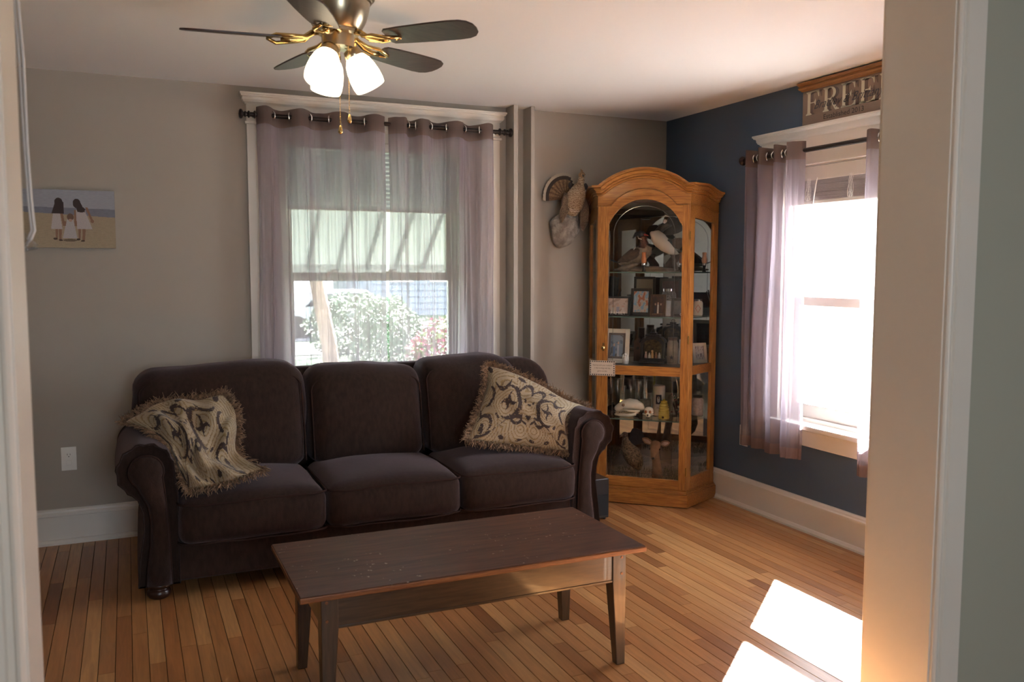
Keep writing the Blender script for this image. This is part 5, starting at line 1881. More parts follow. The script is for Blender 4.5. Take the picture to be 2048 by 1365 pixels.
# flying duck, white belly towards the glass, wing raised
df_ = thing('mounted_duck', 'flying mounted wood duck with white belly and dark spread wings', 'duck mount', tuple(q3(.17, .20, Z1 + .13)))
c = MB(); c.loft([q3(.262, .22, 1.645), q3(.258, .215, 1.660), q3(.240, .205, 1.655), q3(.215, .195, 1.630), q3(.175, .19, 1.590), q3(.140, .20, 1.560), q3(.115, .22, 1.548), q3(.10, .24, 1.545)],
                 [(.010, .010), (.026, .024), (.040, .038), (.046, .046), (.044, .040), (.030, .026), (.014, .012), (.004, .004)], 18, up=(0, 0, 1)); c.build('body', M_dwhite, df_, smooth=True)
c = MB(); c.loft([q3(.232, .225, 1.672), q3(.215, .235, 1.695), q3(.195, .235, 1.712), q3(.165, .225, 1.722), q3(.145, .22, 1.715)], [(.026, .024), (.024, .022), (.026, .024), (.022, .018), (.005, .005)], 14); c.build('head', M_ddark, df_, smooth=True)
c = MB(); c.ball(q3(.185, .215, 1.742), (.016, .008, .014), 10, 7); c.tube([q3(.205, .208, 1.765), q3(.18, .205, 1.778), q3(.158, .205, 1.77)], [.003, .005, .002], 6)
c.build('cheek_stripe', M_dwhite, df_, smooth=True)['kind'] = 'stuff'
c = MB(); c.tube([q3(.17, .235, 1.595), q3(.13, .22, 1.61), q3(.10, .21, 1.625)], [.004, .008, .003], 8); c.build('flank_bar', M_dgrey, df_, smooth=True)
def feather_fan(mbx, root, d1, d2, nrm, L, n, wid, curve=0.0):
    """n feathers fanned from direction d1 to d2"""
    d1, d2, nrm = Vector(d1).normalized(), Vector(d2).normalized(), Vector(nrm).normalized()
    for k in range(n):
        t = k / (n - 1)
        dv = (d1 * (1 - t) + d2 * t).normalized()
        sd_ = nrm.cross(dv).normalized()
        Lk = L * (1 - .25 * abs(t - .4))
        rt = Vector(root) + nrm * (.0008 * k)
        pts_ = []
        for (f_, w_) in ((0, .25), (.3, .8), (.7, 1.0), (.92, .8), (1.0, .2)):
            pts_.append((rt + dv * Lk * f_ + nrm * curve * f_ * f_, wid * w_))
        v = []
        for p_, w_ in pts_:
            v += [p_ - sd_ * w_, p_ + nrm * .0012, p_ + sd_ * w_]
        f = []
        for i in range(4):
            a = 3 * i
            f += [(a, a + 3, a + 4, a + 1), (a + 1, a + 4, a + 5, a + 2)]
        mbx.add(v, f)
rt = q3(.19, .25, 1.66)
for (da, db, L_2, n2_, mm) in (((-.25, .2, .9), (-1, .3, .35), .135, 9, M_ddark),):
    d_a = CU * da[0] + CN * da[1] + Vector((0, 0, da[2])); d_b = CU * db[0] + CN * db[1] + Vector((0, 0, db[2]))
    c = MB(); feather_fan(c, rt, d_a, d_b, -CN, L_2, n2_, .016); c.build('far_wing', mm, df_)['kind'] = 'stuff'
c = MB(); rt = q3(.165, .19, 1.615)
d_a = CU * -.55 + Vector((0, 0, .10)); d_b = CU * -.85 + CN * .1 + Vector((0, 0, -.45))
feather_fan(c, rt, d_a, d_b, -CN, .105, 8, .012); c.build('near_wing', M_dbrown, df_)['kind'] = 'stuff'
c = MB(); c.ball(q3(.150, .185, 1.612), (.03, .012, .020), 12, 8); c.ball(q3(.185, .185, 1.628), (.025, .010, .012), 10, 7); c.build('wing_shoulder', M_ddark, df_, smooth=True)
c = MB(); c.loft([q3(.11, .235, 1.552), q3(.08, .25, 1.548), q3(.06, .26, 1.545)], [(.012, .006), (.018, .004), (.012, .002)], 10); c.build('tail', M_ddark, df_, smooth=True)
c = MB(); c.tube([q3(.15, .26, 1.555), q3(.14, .28, 1.52), q3(.12, .27, Z1 + .01)], [.014, .012, .018], 8)
c.build('perch_wood', M_drift, df_, smooth=True)
# small trinket and hen figure on right
tk = thing('wood_knot', 'knotty brown root wood standing right of the front duck call', 'driftwood', tuple(q3(.15, .26, Z1)))
c = MB(); c.loft([q3(.17, .31, Z1 + .004), q3(.165, .31, Z1 + .04), q3(.14, .31, Z1 + .075), q3(.11, .31, Z1 + .10), q3(.09, .32, Z1 + .115)], [(.030, .030), (.034, .03), (.03, .028), (.02, .02), (.006, .006)], 14); c.build('root', mat('root_wood', (.13, .075, .05), .9, bump=(40, .8, .006), vary=(18, .5)), tk, smooth=True)

# ---- bottom deck: pheasant, fawn bust, grass bed
Z5 = .119
M_phea = mat('pheasant_feathers', (.16, .105, .055), .75, bump=(120, .9, .004), vary=(95, .85))
M_phead = mat('pheasant_head', (.13, .085, .055), .7, vary=(120, .5))
ph = thing('mounted_pheasant', 'speckled brown mounted game bird at the bottom left of the cabinet', 'bird mount', tuple(q3(.37, .20, Z5)))
c = MB(); c.loft([q3(.315, .19, Z5 + .050), q3(.325, .19, Z5 + .075), q3(.345, .19, Z5 + .115), q3(.375, .20, Z5 + .155), q3(.405, .205, Z5 + .195), q3(.415, .21, Z5 + .235), q3(.418, .21, Z5 + .26)],
                 [(.006, .006), (.032, .035), (.055, .055), (.058, .060), (.040, .042), (.022, .024), (.018, .018)], 18, up=(0, 1, 0)); c.build('body', M_phea, ph, smooth=True)
c = MB(); c.ball(q3(.418, .205, Z5 + .270), (.021, .021, .020), 12, 8); c.loft([q3(.425, .19, Z5 + .272), q3(.437, .178, Z5 + .266), q3(.444, .172, Z5 + .258)], [(.007, .007), (.005, .005), (.001, .001)], 8); c.build('head', M_phead, ph, smooth=True)
c = MB(); feather_fan(c, q3(.40, .24, Z5 + .20), CU * -.2 + Vector((0, 0, .6)), CU * -1 + Vector((0, 0, .35)), -CN, .13, 9, .015); c.build('tail_fan', M_ddark, ph)['kind'] = 'stuff'
for i, sg in enumerate((-1, 1)):
    c = MB(); c.tube([q3(.33 + .012 * sg, .19, Z5 + .07), q3(.325 + .012 * sg, .185, Z5 + .03), q3(.325 + .012 * sg, .18, Z5 + .003)], [.006, .004, .004], 6); c.build('leg', M_tan, ph, smooth=True)
M_fawn = mat('fawn_fur', (.33, .18, .10), .85, bump=(220, .4, .002), vary=(30, .2))
M_fawnl = mat('fawn_light_fur', (.55, .38, .29), .85, vary=(30, .1))
fw = thing('mounted_fawn', 'small mounted fawn head and neck at the bottom right of the cabinet', 'deer mount', tuple(q3(.22, .18, Z5)))
c = MB(); c.loft([q3(.205, .20, Z5 + .006), q3(.207, .195, Z5 + .06), q3(.213, .190, Z5 + .120), q3(.218, .185, Z5 + .165), q3(.220, .19, Z5 + .20)], [(.036, .034), (.030, .032), (.025, .028), (.024, .027), (.020, .02)], 16, up=(0, 1, 0)); c.build('neck', M_fawn, fw, smooth=True)
c = MB(); c.loft([q3(.216, .215, Z5 + .232), q3(.217, .200, Z5 + .228), q3(.219, .180, Z5 + .208), q3(.221, .162, Z5 + .180), q3(.222, .148, Z5 + .156), q3(.223, .140, Z5 + .142), q3(.223, .138, Z5 + .138)],
                 [(.014, .012), (.031, .027), (.034, .027), (.026, .022), (.018, .016), (.014, .012), (.004, .005)], 16); c.build('head', M_fawn, fw, smooth=True)
c = MB(); c.ball(q3(.223, .131, Z5 + .146), (.011, .009, .008), 10, 6); c.build('nose', M_black, fw, smooth=True)
for sg in (-1, 1):
    c = MB(); c.ball(q3(.220 + .027 * sg, .172, Z5 + .198), .0075, 10, 7); c.build('eye', mat('eye_black', (.01, .008, .006), .08), fw, smooth=True)
    c = MB()
    a = q3(.218 + .024 * sg, .205, Z5 + .222); b = q3(.219 + .088 * sg, .21, Z5 + (.255 if sg > 0 else .238))
    ax_ = (b - a)
    c.loft([a, a + ax_ * .25, a + ax_ * .6, a + ax_ * .88, b], [(.007, .006), (.007, .018), (.006, .021), (.004, .012), (.001, .001)], 12); eo = c.build('ear', M_fawn, fw, smooth=True)
    c = MB(); c.loft([a + ax_ * .15 - CN * .006, a + ax_ * .5 - CN * .0075, a + ax_ * .85 - CN * .005], [(.002, .006), (.002, .013), (.001, .004)], 10); c.build('inner_ear', M_fawnl, eo, smooth=True)
c = MB(); rg = random.Random(4)
for i in range(700):
    s_, d_ = rg.uniform(.02, .54), rg.uniform(.03, .45)
    p = q3(s_, d_, Z5)
    hgt = rg.uniform(.008, .03) * (1.8 if s_ < .18 else 1)
    e_ = p + Vector((rg.uniform(-.012, .012), rg.uniform(-.012, .012), hgt))
    c.tube([p, e_], [.0016, .0006], 3, cap=False)
    if s_ < .2: c.ball(e_, .0026, 5, 4)
gb = c.build('dried_grass_bed', mat('dried_grass', (.22, .17, .10), .9, vary=(200, .7)), None, origin=tuple(q3(.28, .2, Z5))); tag(gb, 'bed of dried grass and seeds on the cabinet floor', 'dried grass', kind='stuff')

# ================================================================== GROUSE ON ROCK
M_rock = mat('grey_rock', (.30, .265, .235), .95, bump=(70, 1.0, .012), vary=(28, .35))
gr = thing('mounted_grouse', 'mounted ruffed grouse with fanned tail perched on a rock plaque on the wall', 'bird mount', (2.60, D, 1.70))
c = MB()
c.loft([(2.572, 4.978, 1.795), (2.573, 4.972, 1.790), (2.578, 4.968, 1.775), (2.584, 4.968, 1.745), (2.582, 4.970, 1.710), (2.574, 4.972, 1.675), (2.564, 4.976, 1.640), (2.556, 4.980, 1.610), (2.552, 4.984, 1.590), (2.551, 4.988, 1.582)],
       [(.060, .030), (.092, .052), (.108, .060), (.112, .064), (.106, .062), (.094, .058), (.076, .052), (.052, .044), (.030, .034), (.010, .012)], 30, up=(0, 1, 0))
def rk_f(p):
    q = p + Vector((noise.noise(p * 17), noise.noise(p * 17 + Vector((5, 5, 5))), noise.noise(p * 17 + Vector((9, 1, 4))))) * .014
    q += Vector((noise.noise(p * 60), noise.noise(p * 60 + Vector((5, 5, 5))), 0)) * .004
    q.y = min(q.y, D - .001)
    return q
c.xf(rk_f); c.build('rock', M_rock, gr, smooth=True, subsurf=1)
M_gbody = bpy.data.materials.new('grouse_breast'); 
def barred(name, a, b_, sc_, rough=.8):
    m = bpy.data.materials.new(name); m.use_nodes = True
    n, l = m.node_tree.nodes, m.node_tree.links
    bs = n['Principled BSDF']; bs.inputs['Roughness'].default_value = rough
    tc = n.new('ShaderNodeTexCoord')
    w = n.new('ShaderNodeTexWave'); w.bands_direction = 'Z'; w.inputs['Scale'].default_value = sc_; w.inputs['Distortion'].default_value = 9; w.inputs['Detail'].default_value = 3; w.inputs['Detail Scale'].default_value = 2.5
    l.new(tc.outputs['Object'], w.inputs['Vector'])
    cr = n.new('ShaderNodeValToRGB'); cr.color_ramp.elements[0].position = .3; cr.color_ramp.elements[0].color = (*a, 1); cr.color_ramp.elements[1].position = .6; cr.color_ramp.elements[1].color = (*b_, 1)
    l.new(w.outputs['Fac'], cr.inputs['Fac']); l.new(cr.outputs['Color'], bs.inputs['Base Color'])
    return m
M_gbody = barred('grouse_barred', (.19, .11, .055), (.50, .40, .28), 34)
M_gbelly = barred('grouse_belly', (.30, .22, .15), (.66, .58, .48), 24)
M_gback = barred('grouse_back', (.10, .065, .042), (.24, .17, .11), 40)
M_gdark = mat('grouse_ruff', (.035, .028, .028), .7, vary=(60, .5))
c = MB(); c.loft([(2.600, 4.955, 1.795), (2.603, 4.94, 1.81), (2.612, 4.915, 1.85), (2.622, 4.895, 1.90), (2.636, 4.885, 1.945), (2.648, 4.885, 1.98)],
                 [(.018, .014), (.052, .045), (.068, .058), (.066, .056), (.050, .044), (.028, .026)], 20, up=(0, 1, 0)); c.build('body', M_gbody, gr, smooth=True)
c = MB(); c.loft([(2.600, 4.905, 1.80), (2.606, 4.885, 1.825), (2.615, 4.862, 1.87)], [(.018, .010), (.048, .018), (.030, .008)], 14, up=(0, 1, 0)); c.build('belly', M_gbelly, gr, smooth=True)
c = MB(); c.loft([(2.640, 4.885, 1.955), (2.650, 4.882, 1.99), (2.654, 4.878, 2.018), (2.652, 4.875, 2.035)], [(.032, .030), (.022, .022), (.020, .022), (.015, .016)], 14, up=(0, 1, 0)); c.build('neck', M_gbody, gr, smooth=True)
M_ghead = mat('grouse_head', (.30, .18, .09), .75, vary=(110, .5))
c = MB(); c.ball((2.652, 4.872, 2.040), (.020, .026, .020), 14, 9); c.loft([(2.655, 4.875, 2.052), (2.657, 4.882, 2.068), (2.652, 4.890, 2.082)], [(.011, .010), (.008, .006), (.001, .001)], 8); hd = c.build('head', M_ghead, gr, smooth=True)
c = MB(); c.loft([(2.648, 4.850, 2.036), (2.645, 4.840, 2.030), (2.644, 4.836, 2.024)], [(.006, .006), (.004, .004), (.001, .001)], 8); c.build('beak', M_gdark, hd, smooth=True)
for sg in (-1, 1):
    c = MB(); c.ball((2.652 + .0165 * sg, 4.860, 2.043), .0035, 8, 6); c.build('eye', M_black, hd, smooth=True)
# neck ruffs
for nm_, a, b in (('ruff', (2.600, 4.905, 1.975), (-1, -.3, -.2)), ('ruff', (2.664, 4.885, 1.972), (1, -.2, -.35))):
    c = MB(); feather_fan(c, a, (b[0], b[1], .5), (b[0] * .8, b[1], -.9), (0, -1, 0), .036, 8, .009); c.build(nm_, M_gdark, gr)['kind'] = 'stuff'
# fanned tail behind to the left: each feather a part with black band
M_tail = mat('tail_feather_buff', (.26, .165, .085), .75, vary=(120, .5))
M_tailg = mat('tail_feather_dark_bar', (.030, .022, .018), .7)
M_tail2 = mat('tail_feather_brown', (.15, .085, .042), .75, vary=(120, .5))
M_tailt = mat('tail_feather_tip', (.42, .36, .28), .7)
rootT = Vector((2.600, 4.985, 1.900))
NF = 17
for k in range(NF):
    t = k / (NF - 1)
    an = math.radians(182 - t * 128)
    dv = Vector((math.cos(an), 0, math.sin(an)))
    sd_ = Vector((-dv.z, 0, dv.x))
    L = .165 if t < .8 else .165 - .05 * (t - .8) / .2
    yb_ = 4.985 + .0012 * k
    c = MB()
    segs = [(0, .004, 0), (.3, .008, 0), (.74, .0145, 0), (.74, .0145, 1), (.88, .0155, 1), (.88, .0155, 2), (.97, .012, 2), (1.0, .004, 2)]
    for i in range(len(segs) - 1):
        (fa, wa, ma), (fb, wb_, mb_) = segs[i], segs[i + 1]
        if fa == fb: continue
        c.cur = ma
        pa, pb = rootT + dv * L * fa, rootT + dv * L * fb
        pa.y = pb.y = yb_
        v = [pa - sd_ * wa, pa + sd_ * wa, pb + sd_ * wb_, pb - sd_ * wb_]
        v += [q + Vector((0, .002, 0)) for q in v]
        c.add(v, [(0, 1, 2, 3), (7, 6, 5, 4), (0, 3, 7, 4), (1, 5, 6, 2)])
    c.build('tail_feather', [M_tail if k % 2 else M_tail2, M_tailg, M_tailt], gr)
# drooped wings
for nm_, pts_, seed_ in (('wing', [(2.563, 4.915, 1.925), (2.553, 4.90, 1.885), (2.540, 4.892, 1.825), (2.528, 4.895, 1.775), (2.520, 4.90, 1.740)], 1),
                         ('wing', [(2.672, 4.925, 1.93), (2.682, 4.905, 1.885), (2.694, 4.895, 1.825), (2.694, 4.90, 1.755), (2.680, 4.905, 1.695)], 2)):
    rr_ = [(.012, .012), (.026, .020), (.027, .016), (.018, .010), (.003, .003)] if seed_ == 1 else [(.010, .010), (.022, .018), (.030, .016), (.028, .012), (.006, .004)]
    c = MB(); c.loft(pts_, rr_, 14, up=(0, 1, 0)); wo = c.build(nm_, M_gback, gr, smooth=True)
    c = MB()
    for i in range(7):
        a = Vector(pts_[1]) + Vector((.008 * (i - 3) * .7, -.012, -.01)); e_ = Vector(pts_[4]) + Vector((.007 * (i - 3), -.008, .012 * abs(i - 3) - .012))
        c.tube([a, (a + e_) / 2 + Vector((.006 * (i - 3) * .5, -.010, 0)), e_], [.003, .004, .0015], 5)
    c.build('flight_feathers', M_gback, wo)['kind'] = 'stuff'
for sg in (-1, 1):
    c = MB(); c.tube([(2.603 + .020 * sg, 4.915, 1.812), (2.601 + .022 * sg, 4.915, 1.79), (2.600 + .022 * sg, 4.915, 1.776)], [.012, .006, .004], 8)
    for a in (-.6, 0, .6): c.tube([(2.600 + .022 * sg, 4.915, 1.778), (2.600 + .022 * sg + .018 * math.sin(a), 4.915 - .018 * math.cos(a), 1.774)], [.003, .002], 5)
    c.build('leg', mat('grouse_foot', (.20, .21, .20), .6), gr, smooth=True)

# ================================================================== SIGN OVER THE RIGHT WINDOW
sg_ = thing('wooden_sign', 'taupe wooden family sign with cream letters above the sunny window', 'sign', (W, 3.2, 2.212))
SY0, SY1 = 3.700, 2.700
M_signb = mat('sign_taupe', (.225, .158, .118), .5)
M_signc = wood('sign_crown_oak', (.22, .10, .035), (.36, .18, .07), .4, 'Y', 10)
M_cream = mat('sign_cream', (.60, .57, .44), .5)
M_shadow = mat('sign_letter_shadow', (.135, .095, .08), .55)
XB = W - .030
c = MB(); c.box(XB, W - .010, SY1, SY0, 2.214, 2.405); c.build('board', M_signb, sg_, bevel=.002)
c = MB(); pr = crown_prof(2.398, 2.442, .026); n_ = len(pr)
v = [(XB - o_, SY0 + o_ * .8, z) for o_, z in pr] + [(XB - o_, SY1 - o_ * .8, z) for o_, z in pr] + [(W - .004, SY0 + o_ * .8, z) for o_, z in pr] + [(W - .004, SY1 - o_ * .8, z) for o_, z in pr]
f = [(i, n_ + i, n_ + (i + 1) % n_, (i + 1) % n_) for i in range(n_)] + [(i, (i + 1) % n_, 2 * n_ + (i + 1) % n_, 2 * n_ + i) for i in range(n_)] + [(n_ + i, 3 * n_ + i, 3 * n_ + (i + 1) % n_, n_ + (i + 1) % n_) for i in range(n_)]
c.add(v, f); smooth_by_angle(c.build('crown_moulding', M_signc, sg_), 30)
def letter(ch):
    """serif capitals on a unit-height body, as rectangles/wedges/rings in (x, y)"""
    P = []
    R = lambda x0, x1, y0, y1: P.append([(x0, y0), (x1, y0), (x1, y1), (x0, y1)])
    def stem(x, w=.17):
        R(x, x + w, .04, .96)
        for yy, s_ in ((0, 1), (1, -1)):
            P.append([(x - .09, yy), (x + w + .09, yy), (x + w + .09, yy + .035 * s_), (x + w, yy + .09 * s_), (x, yy + .09 * s_), (x - .09, yy + .035 * s_)])
    stem(.10)
    if ch in 'FE':
        R(.2, .80, .955, 1.0); P.append([(.80, 1.0), (.80, .72), (.765, .72), (.70, .90), (.60, .955), (.60, 1.0)])
        R(.2, .55, .49, .53); P.append([(.50, .51), (.60, .66), (.60, .36)])
    if ch == 'E':
        R(.2, .84, 0, .045); P.append([(.84, 0), (.84, .30), (.80, .30), (.74, .12), (.62, .045), (.62, 0)])
    if ch == 'R':
        n = 14
        for i in range(n):
            a, b = math.radians(90 - 180 * i / n), math.radians(90 - 180 * (i + 1) / n)
            o_ = lambda t: (.42 + .34 * math.cos(t), .745 + .255 * math.sin(t)); i_ = lambda t: (.42 + .17 * math.cos(t), .745 + .215 * math.sin(t))
            P.append([o_(a), o_(b), i_(b), i_(a)])
        R(.2, .43, .958, 1.0); R(.2, .43, .49, .53)
        P.append([(.36, .50), (.54, .50), (.88, .06), (.98, .035), (.98, 0), (.74, 0)])
    return P
def put_letter(ch, ytop, z0, hgt, wid, mat_, x_, dz=0, dy=0, nm='letter', par=None):
    c = MB()
    for poly in letter(ch):
        c.prism([(x_, ytop - (px + dy) * wid, z0 + (py + dz) * hgt) for px, py in poly], (.0012, 0, 0))
    return c.build(nm, mat_, par or sg_)
for i, ch in enumerate('FREEM'):
    y_ = 3.672 - i * .1235
    sh_ = put_letter(ch, y_, 2.268, .118, .118, M_shadow, XB - .0012, 0, .16, 'letter_shadow')
    put_letter(ch, y_, 2.268, .122, .118, M_cream, XB - .0028)
t_ = text_mesh('Established 2013', .036, 0, align='LEFT'); t_.xf(lambda p: Vector((XB - .0014, 3.545 - p.x * 1.14, 2.242 + p.y))); t_.build('established_line', M_ink, sg_)['kind'] = 'stuff'
M_ink2 = mat('script_ink', (.06, .06, .075), .6)
t_ = text_mesh('Bradley & Brittany', .062, .55, align='LEFT'); t_.xf(lambda p: Vector((XB - .0042, 3.615 - p.x * 1.0, 2.312 + p.y))); t_.build('script_line', M_ink2, sg_)['kind'] = 'stuff'

# ================================================================== CANVAS PHOTO ON FAR WALL
def beach(u, v):
    x = (u - .30) / .70 * 190 if False else u
    # painted in photo pixels: frame shows u .. 1 ; people in the right two thirds
    X = u * 230; Y = (1 - v) * 122       # canvas of 230 x 122 units, right edge 230
    n1 = noise.noise(Vector((X * .12, Y * .5, 1))) ; n2 = noise.noise(Vector((X * .5, Y * .9, 4)))
    hz = 36 + X * .013; sh_ = 46 + X * .045
    if Y < hz: c = np.array((.30, .31, .345)) * (1.0 + .08 * n1)
    elif Y < sh_: c = np.array((.17, .175, .215)) * (1 + .1 * n1)
    else: c = np.array((.335, .265, .175)) * (1 + .10 * n1 + .14 * n2)
    hair = (.035, .018, .014); dress = (.42, .38, .375); sk_ = (.23, .125, .075); dk_ = (.06, .035, .02)
    def ell(cx, cy, a, b, rot=0):
        dx, dy = X - cx, Y - cy
        if rot: dx, dy = dx * math.cos(rot) + dy * math.sin(rot), -dx * math.sin(rot) + dy * math.cos(rot)
        return (dx / a) ** 2 + (dy / b) ** 2 < 1
    def trap(x0, x1, y0, x2, x3, y1):
        if not y0 <= Y <= y1: return False
        t = (Y - y0) / (y1 - y0)
        return x0 + (x2 - x0) * t <= X <= x1 + (x3 - x1) * t
    ox = 40
    # left girl: photo x 99-125 (minus 0) -> units X = px-0
    for (poly, colr) in (
        (trap(106, 111, 80, 106, 110, 105) or trap(113, 119, 80, 112, 117, 106), sk_),
        (ell(105, 103, 4, 2.2) or ell(116, 106, 4, 2), dk_),
        (trap(117, 122, 48, 121, 126, 75), sk_),
        (trap(102, 116, 50, 97, 120, 83), dress),
        (ell(114, 27, 8.5, 10) or trap(107, 124, 26, 99, 124, 50) , hair),
        (trap(153, 158, 80, 152, 156, 104) or trap(161, 168, 80, 160, 165, 107), sk_),
        (ell(152, 104, 4, 2.2) or ell(161, 107, 4, 2), dk_),
        (trap(145, 150, 42, 145, 150, 76), sk_),
        (trap(168, 173, 36, 179, 184, 64) or ell(182, 65, 3.5, 4), sk_),
        (trap(149, 168, 42, 150, 174, 82) or trap(164, 170, 50, 172, 182, 82), dress),
        (ell(151, 28, 8, 10) or trap(146, 158, 24, 152, 168, 46) or ell(160, 41, 8, 6), hair),
        (trap(130, 143, 62, 120, 150, 102), (.40, .37, .37)),
        (trap(124, 129, 66, 122, 127, 76) or trap(144, 148, 66, 146, 150, 76), sk_),
        (ell(137, 57, 7, 7.5), (.15, .085, .055)),
        (ell(137, 64, 4, 3), (.40, .26, .20)),
        (ell(135, 106, 14, 3), (.14, .10, .06)),
    ):
        if poly: c = np.array(colr) * (1 + .15 * n2)
    return tuple(np.clip(c, 0, 1))
cv = thing('canvas_print', 'canvas photograph of three children in white dresses on a beach', 'canvas', (-.30, D, 1.70))
cx0, cx1, cz0, cz1, cyy = -.560, -.044, 1.553, 1.848, D - .030
c = MB(); c.box(cx0, cx1, cyy, D - .001, cz0, cz1); c.build('stretcher', mat('canvas_edge', (.25, .22, .19), .8), cv)
c = MB(); c.grid(lambda u, v: (cx0 + (cx1 - cx0) * u, cyy - .0012, cz0 + (cz1 - cz0) * v), 276, 146, beach)
c.build('printed_face', vcol_mat('canvas_face', .7, bump=(600, .2, .001)), cv, col=True)

# ================================================================== OUTLETS
def outlet(name, label, cx, cz, toW):
    t = thing(name, label, 'outlet', toW(0, 0, 0))
    def bx_(nm, a, b, z0, z1, d0, d1, m_, bev=0):
        c = MB(); p = [toW(u, d, z) for z in (z0, z1) for d in (d0, d1) for u in (a, b)]
        c.add(p, [(0, 2, 3, 1), (4, 5, 7, 6), (0, 1, 5, 4), (2, 6, 7, 3), (0, 4, 6, 2), (1, 3, 7, 5)])
        return c.build(nm, m_, t, bevel=bev)
    bx_('cover_plate', -.036, .036, -.062, .062, .0, .005, M_white, .0018)
    for sgn in (-1, 1):
        c = MB(); n = 20
        pts = []
        for i in range(n):
            a = 2 * PI * i / n
            pts.append(toW(max(-.0145, min(.0145, .0172 * math.cos(a))), .0048, sgn * .0205 + .0145 * math.sin(a)))
        e = Vector(toW(0, .0075, 0)) - Vector(toW(0, .0048, 0))
        c.prism(pts, e); so = c.build('socket_face', M_white, t)
        if sgn > 0:
            for (a, b, z0, z1) in ((-.0075, -.0055, .019, .028), (.0055, .0075, .019, .027), (-.002, .002, .010, .0145)):
                c = MB(); p = [toW(u, d, z) for z in (z0, z1) for d in (.0073, .0079) for u in (a, b)]
                c.add(p, [(0, 2, 3, 1), (4, 5, 7, 6), (0, 1, 5, 4), (2, 6, 7, 3), (0, 4, 6, 2), (1, 3, 7, 5)]); c.build('slot', M_black, so)
        else:
            bx_('safety_cap', -.013, .013, -.033, -.008, .0075, .011, M_white, .003)
    return t
outlet('wall_outlet', 'white duplex outlet low on the beige wall left of the sofa', 0, 0, lambda u, d, z: (-.307 + u, D - d, .450 + z))
outlet('wall_outlet', 'white outlet plate peeking from behind the curtain on the blue wall', 0, 0, lambda u, d, z: (W - d, 4.155 - u, .440 + z))

# ---- cord with clear plastic pull hanging in the doorway
M_cord = mat('white_cord', (.62, .60, .58), .5)
M_clear = glass_mat('clear_plastic', (.88, .90, .92), .12, .05)
pc_ = thing('pull_cord', 'white cord with clear plastic pull hanging beside the left door casing', 'cord', (-.20, 2.2, 2.43))
c = MB(); c.tube([(-.214, 2.2, H), (-.196, 2.2, 2.05), (-.190, 2.2, 1.90), (-.190, 2.2, 1.72), (-.187, 2.2, 1.60), (-.183, 2.2, 1.53), (-.190, 2.2, 1.512), (-.200, 2.2, 1.500)], .0032, 8)
c.tube([(-.220, 2.2, H), (-.204, 2.2, 2.05), (-.198, 2.2, 1.90), (-.196, 2.2, 1.72), (-.193, 2.2, 1.60), (-.189, 2.2, 1.53), (-.198, 2.2, 1.510)], .0022, 8)
c.build('cord_strands', M_cord, pc_, smooth=True)['kind'] = 'stuff'
c = MB(); c.lathe([(.0, .025), (.006, .024), (.009, .010), (.018, .0), (.022, -.008), (.0, -.012)], (-.200, 2.2, 1.500), (-.25, 0, 1), 20, cap=False); c.build('clear_knob', M_clear, pc_, smooth=True)
c = MB(); c.torus((-.200, 2.2, 1.487), .019, .003, (-.25, 0, 1), 22, 8); c.build('knob_rim', M_clear, pc_, smooth=True)

# ================================================================== OUTDOORS
GZ = -0.55
M_grass = mat('lawn_grass', (.040, .066, .030), .9, vary=(.6, .2))
c = MB(); c.box(-40, 60, D + .6, 70, GZ - .2, GZ); c.box(16, 60, -20, D + .6, GZ - .2, GZ)
lawn = c.build('lawn', M_grass); tag(lawn, kind='structure', label=None, cat=None)
c = MB(); c.box(W + .25, 16, -20, D + .6, GZ - .2, GZ); struct(c.build('bounce_ground', mat('bounce_ground_concrete', (.33, .325, .315), .9, vary=(2, .1))))  # pale ground added beyond the right window to bounce light onto the ceiling
c = MB(); c.box(-40, 60, 24, 30, GZ, GZ + .02); struct(c.build('street', mat('asphalt', (.07, .07, .075), .9)))
c = MB(); c.box(-40, 60, 20, 21.4, GZ, GZ + .03); struct(c.build('pavement_path', mat('concrete', (.12, .12, .115), .9)))
# metal awning over the far window
aw = thing('metal_awning', 'pale ribbed metal awning sloping out beyond the wide window', 'awning', (1.4, D + .2, 2.3))
M_awn = mat('awning_paint', (.40, .42, .40), .6)
M_rib = mat('awning_rib_paint', (.16, .165, .16), .6)
ya_, za_, yb_, zb_ = D + .215, 2.30, D + 1.20, 1.47
x_ = -1.4
while x_ < 4.6:
    c = MB()
    wv = .222
    v = [(x_, ya_, za_), (x_ + wv, ya_, za_), (x_ + wv, yb_, zb_), (x_, yb_, zb_)]
    v += [(p[0], p[1], p[2] + .004) for p in v]
    c.add(v, [(0, 1, 2, 3), (7, 6, 5, 4), (0, 4, 5, 1), (1, 5, 6, 2), (2, 6, 7, 3), (3, 7, 4, 0)])
    c.build('awning_strip', M_awn, aw)
    c = MB(); v = [(x_ - .008, ya_, za_ - .045), (x_ + .008, ya_, za_ - .045), (x_ + .008, yb_, zb_ - .045), (x_ - .008, yb_, zb_ - .020)]
    v += [(p[0], p[1], p[2] + .024) for p in v]
    c.add(v, [(0, 1, 2, 3), (7, 6, 5, 4), (0, 4, 5, 1), (1, 5, 6, 2), (2, 6, 7, 3), (3, 7, 4, 0)])
    c.build('rib', M_rib, aw)
    x_ += .215
c = MB(); c.box(-1.4, 4.6, yb_ - .01, yb_ + .01, zb_ - .08, zb_ + .01); c.build('valance', M_awn, aw)

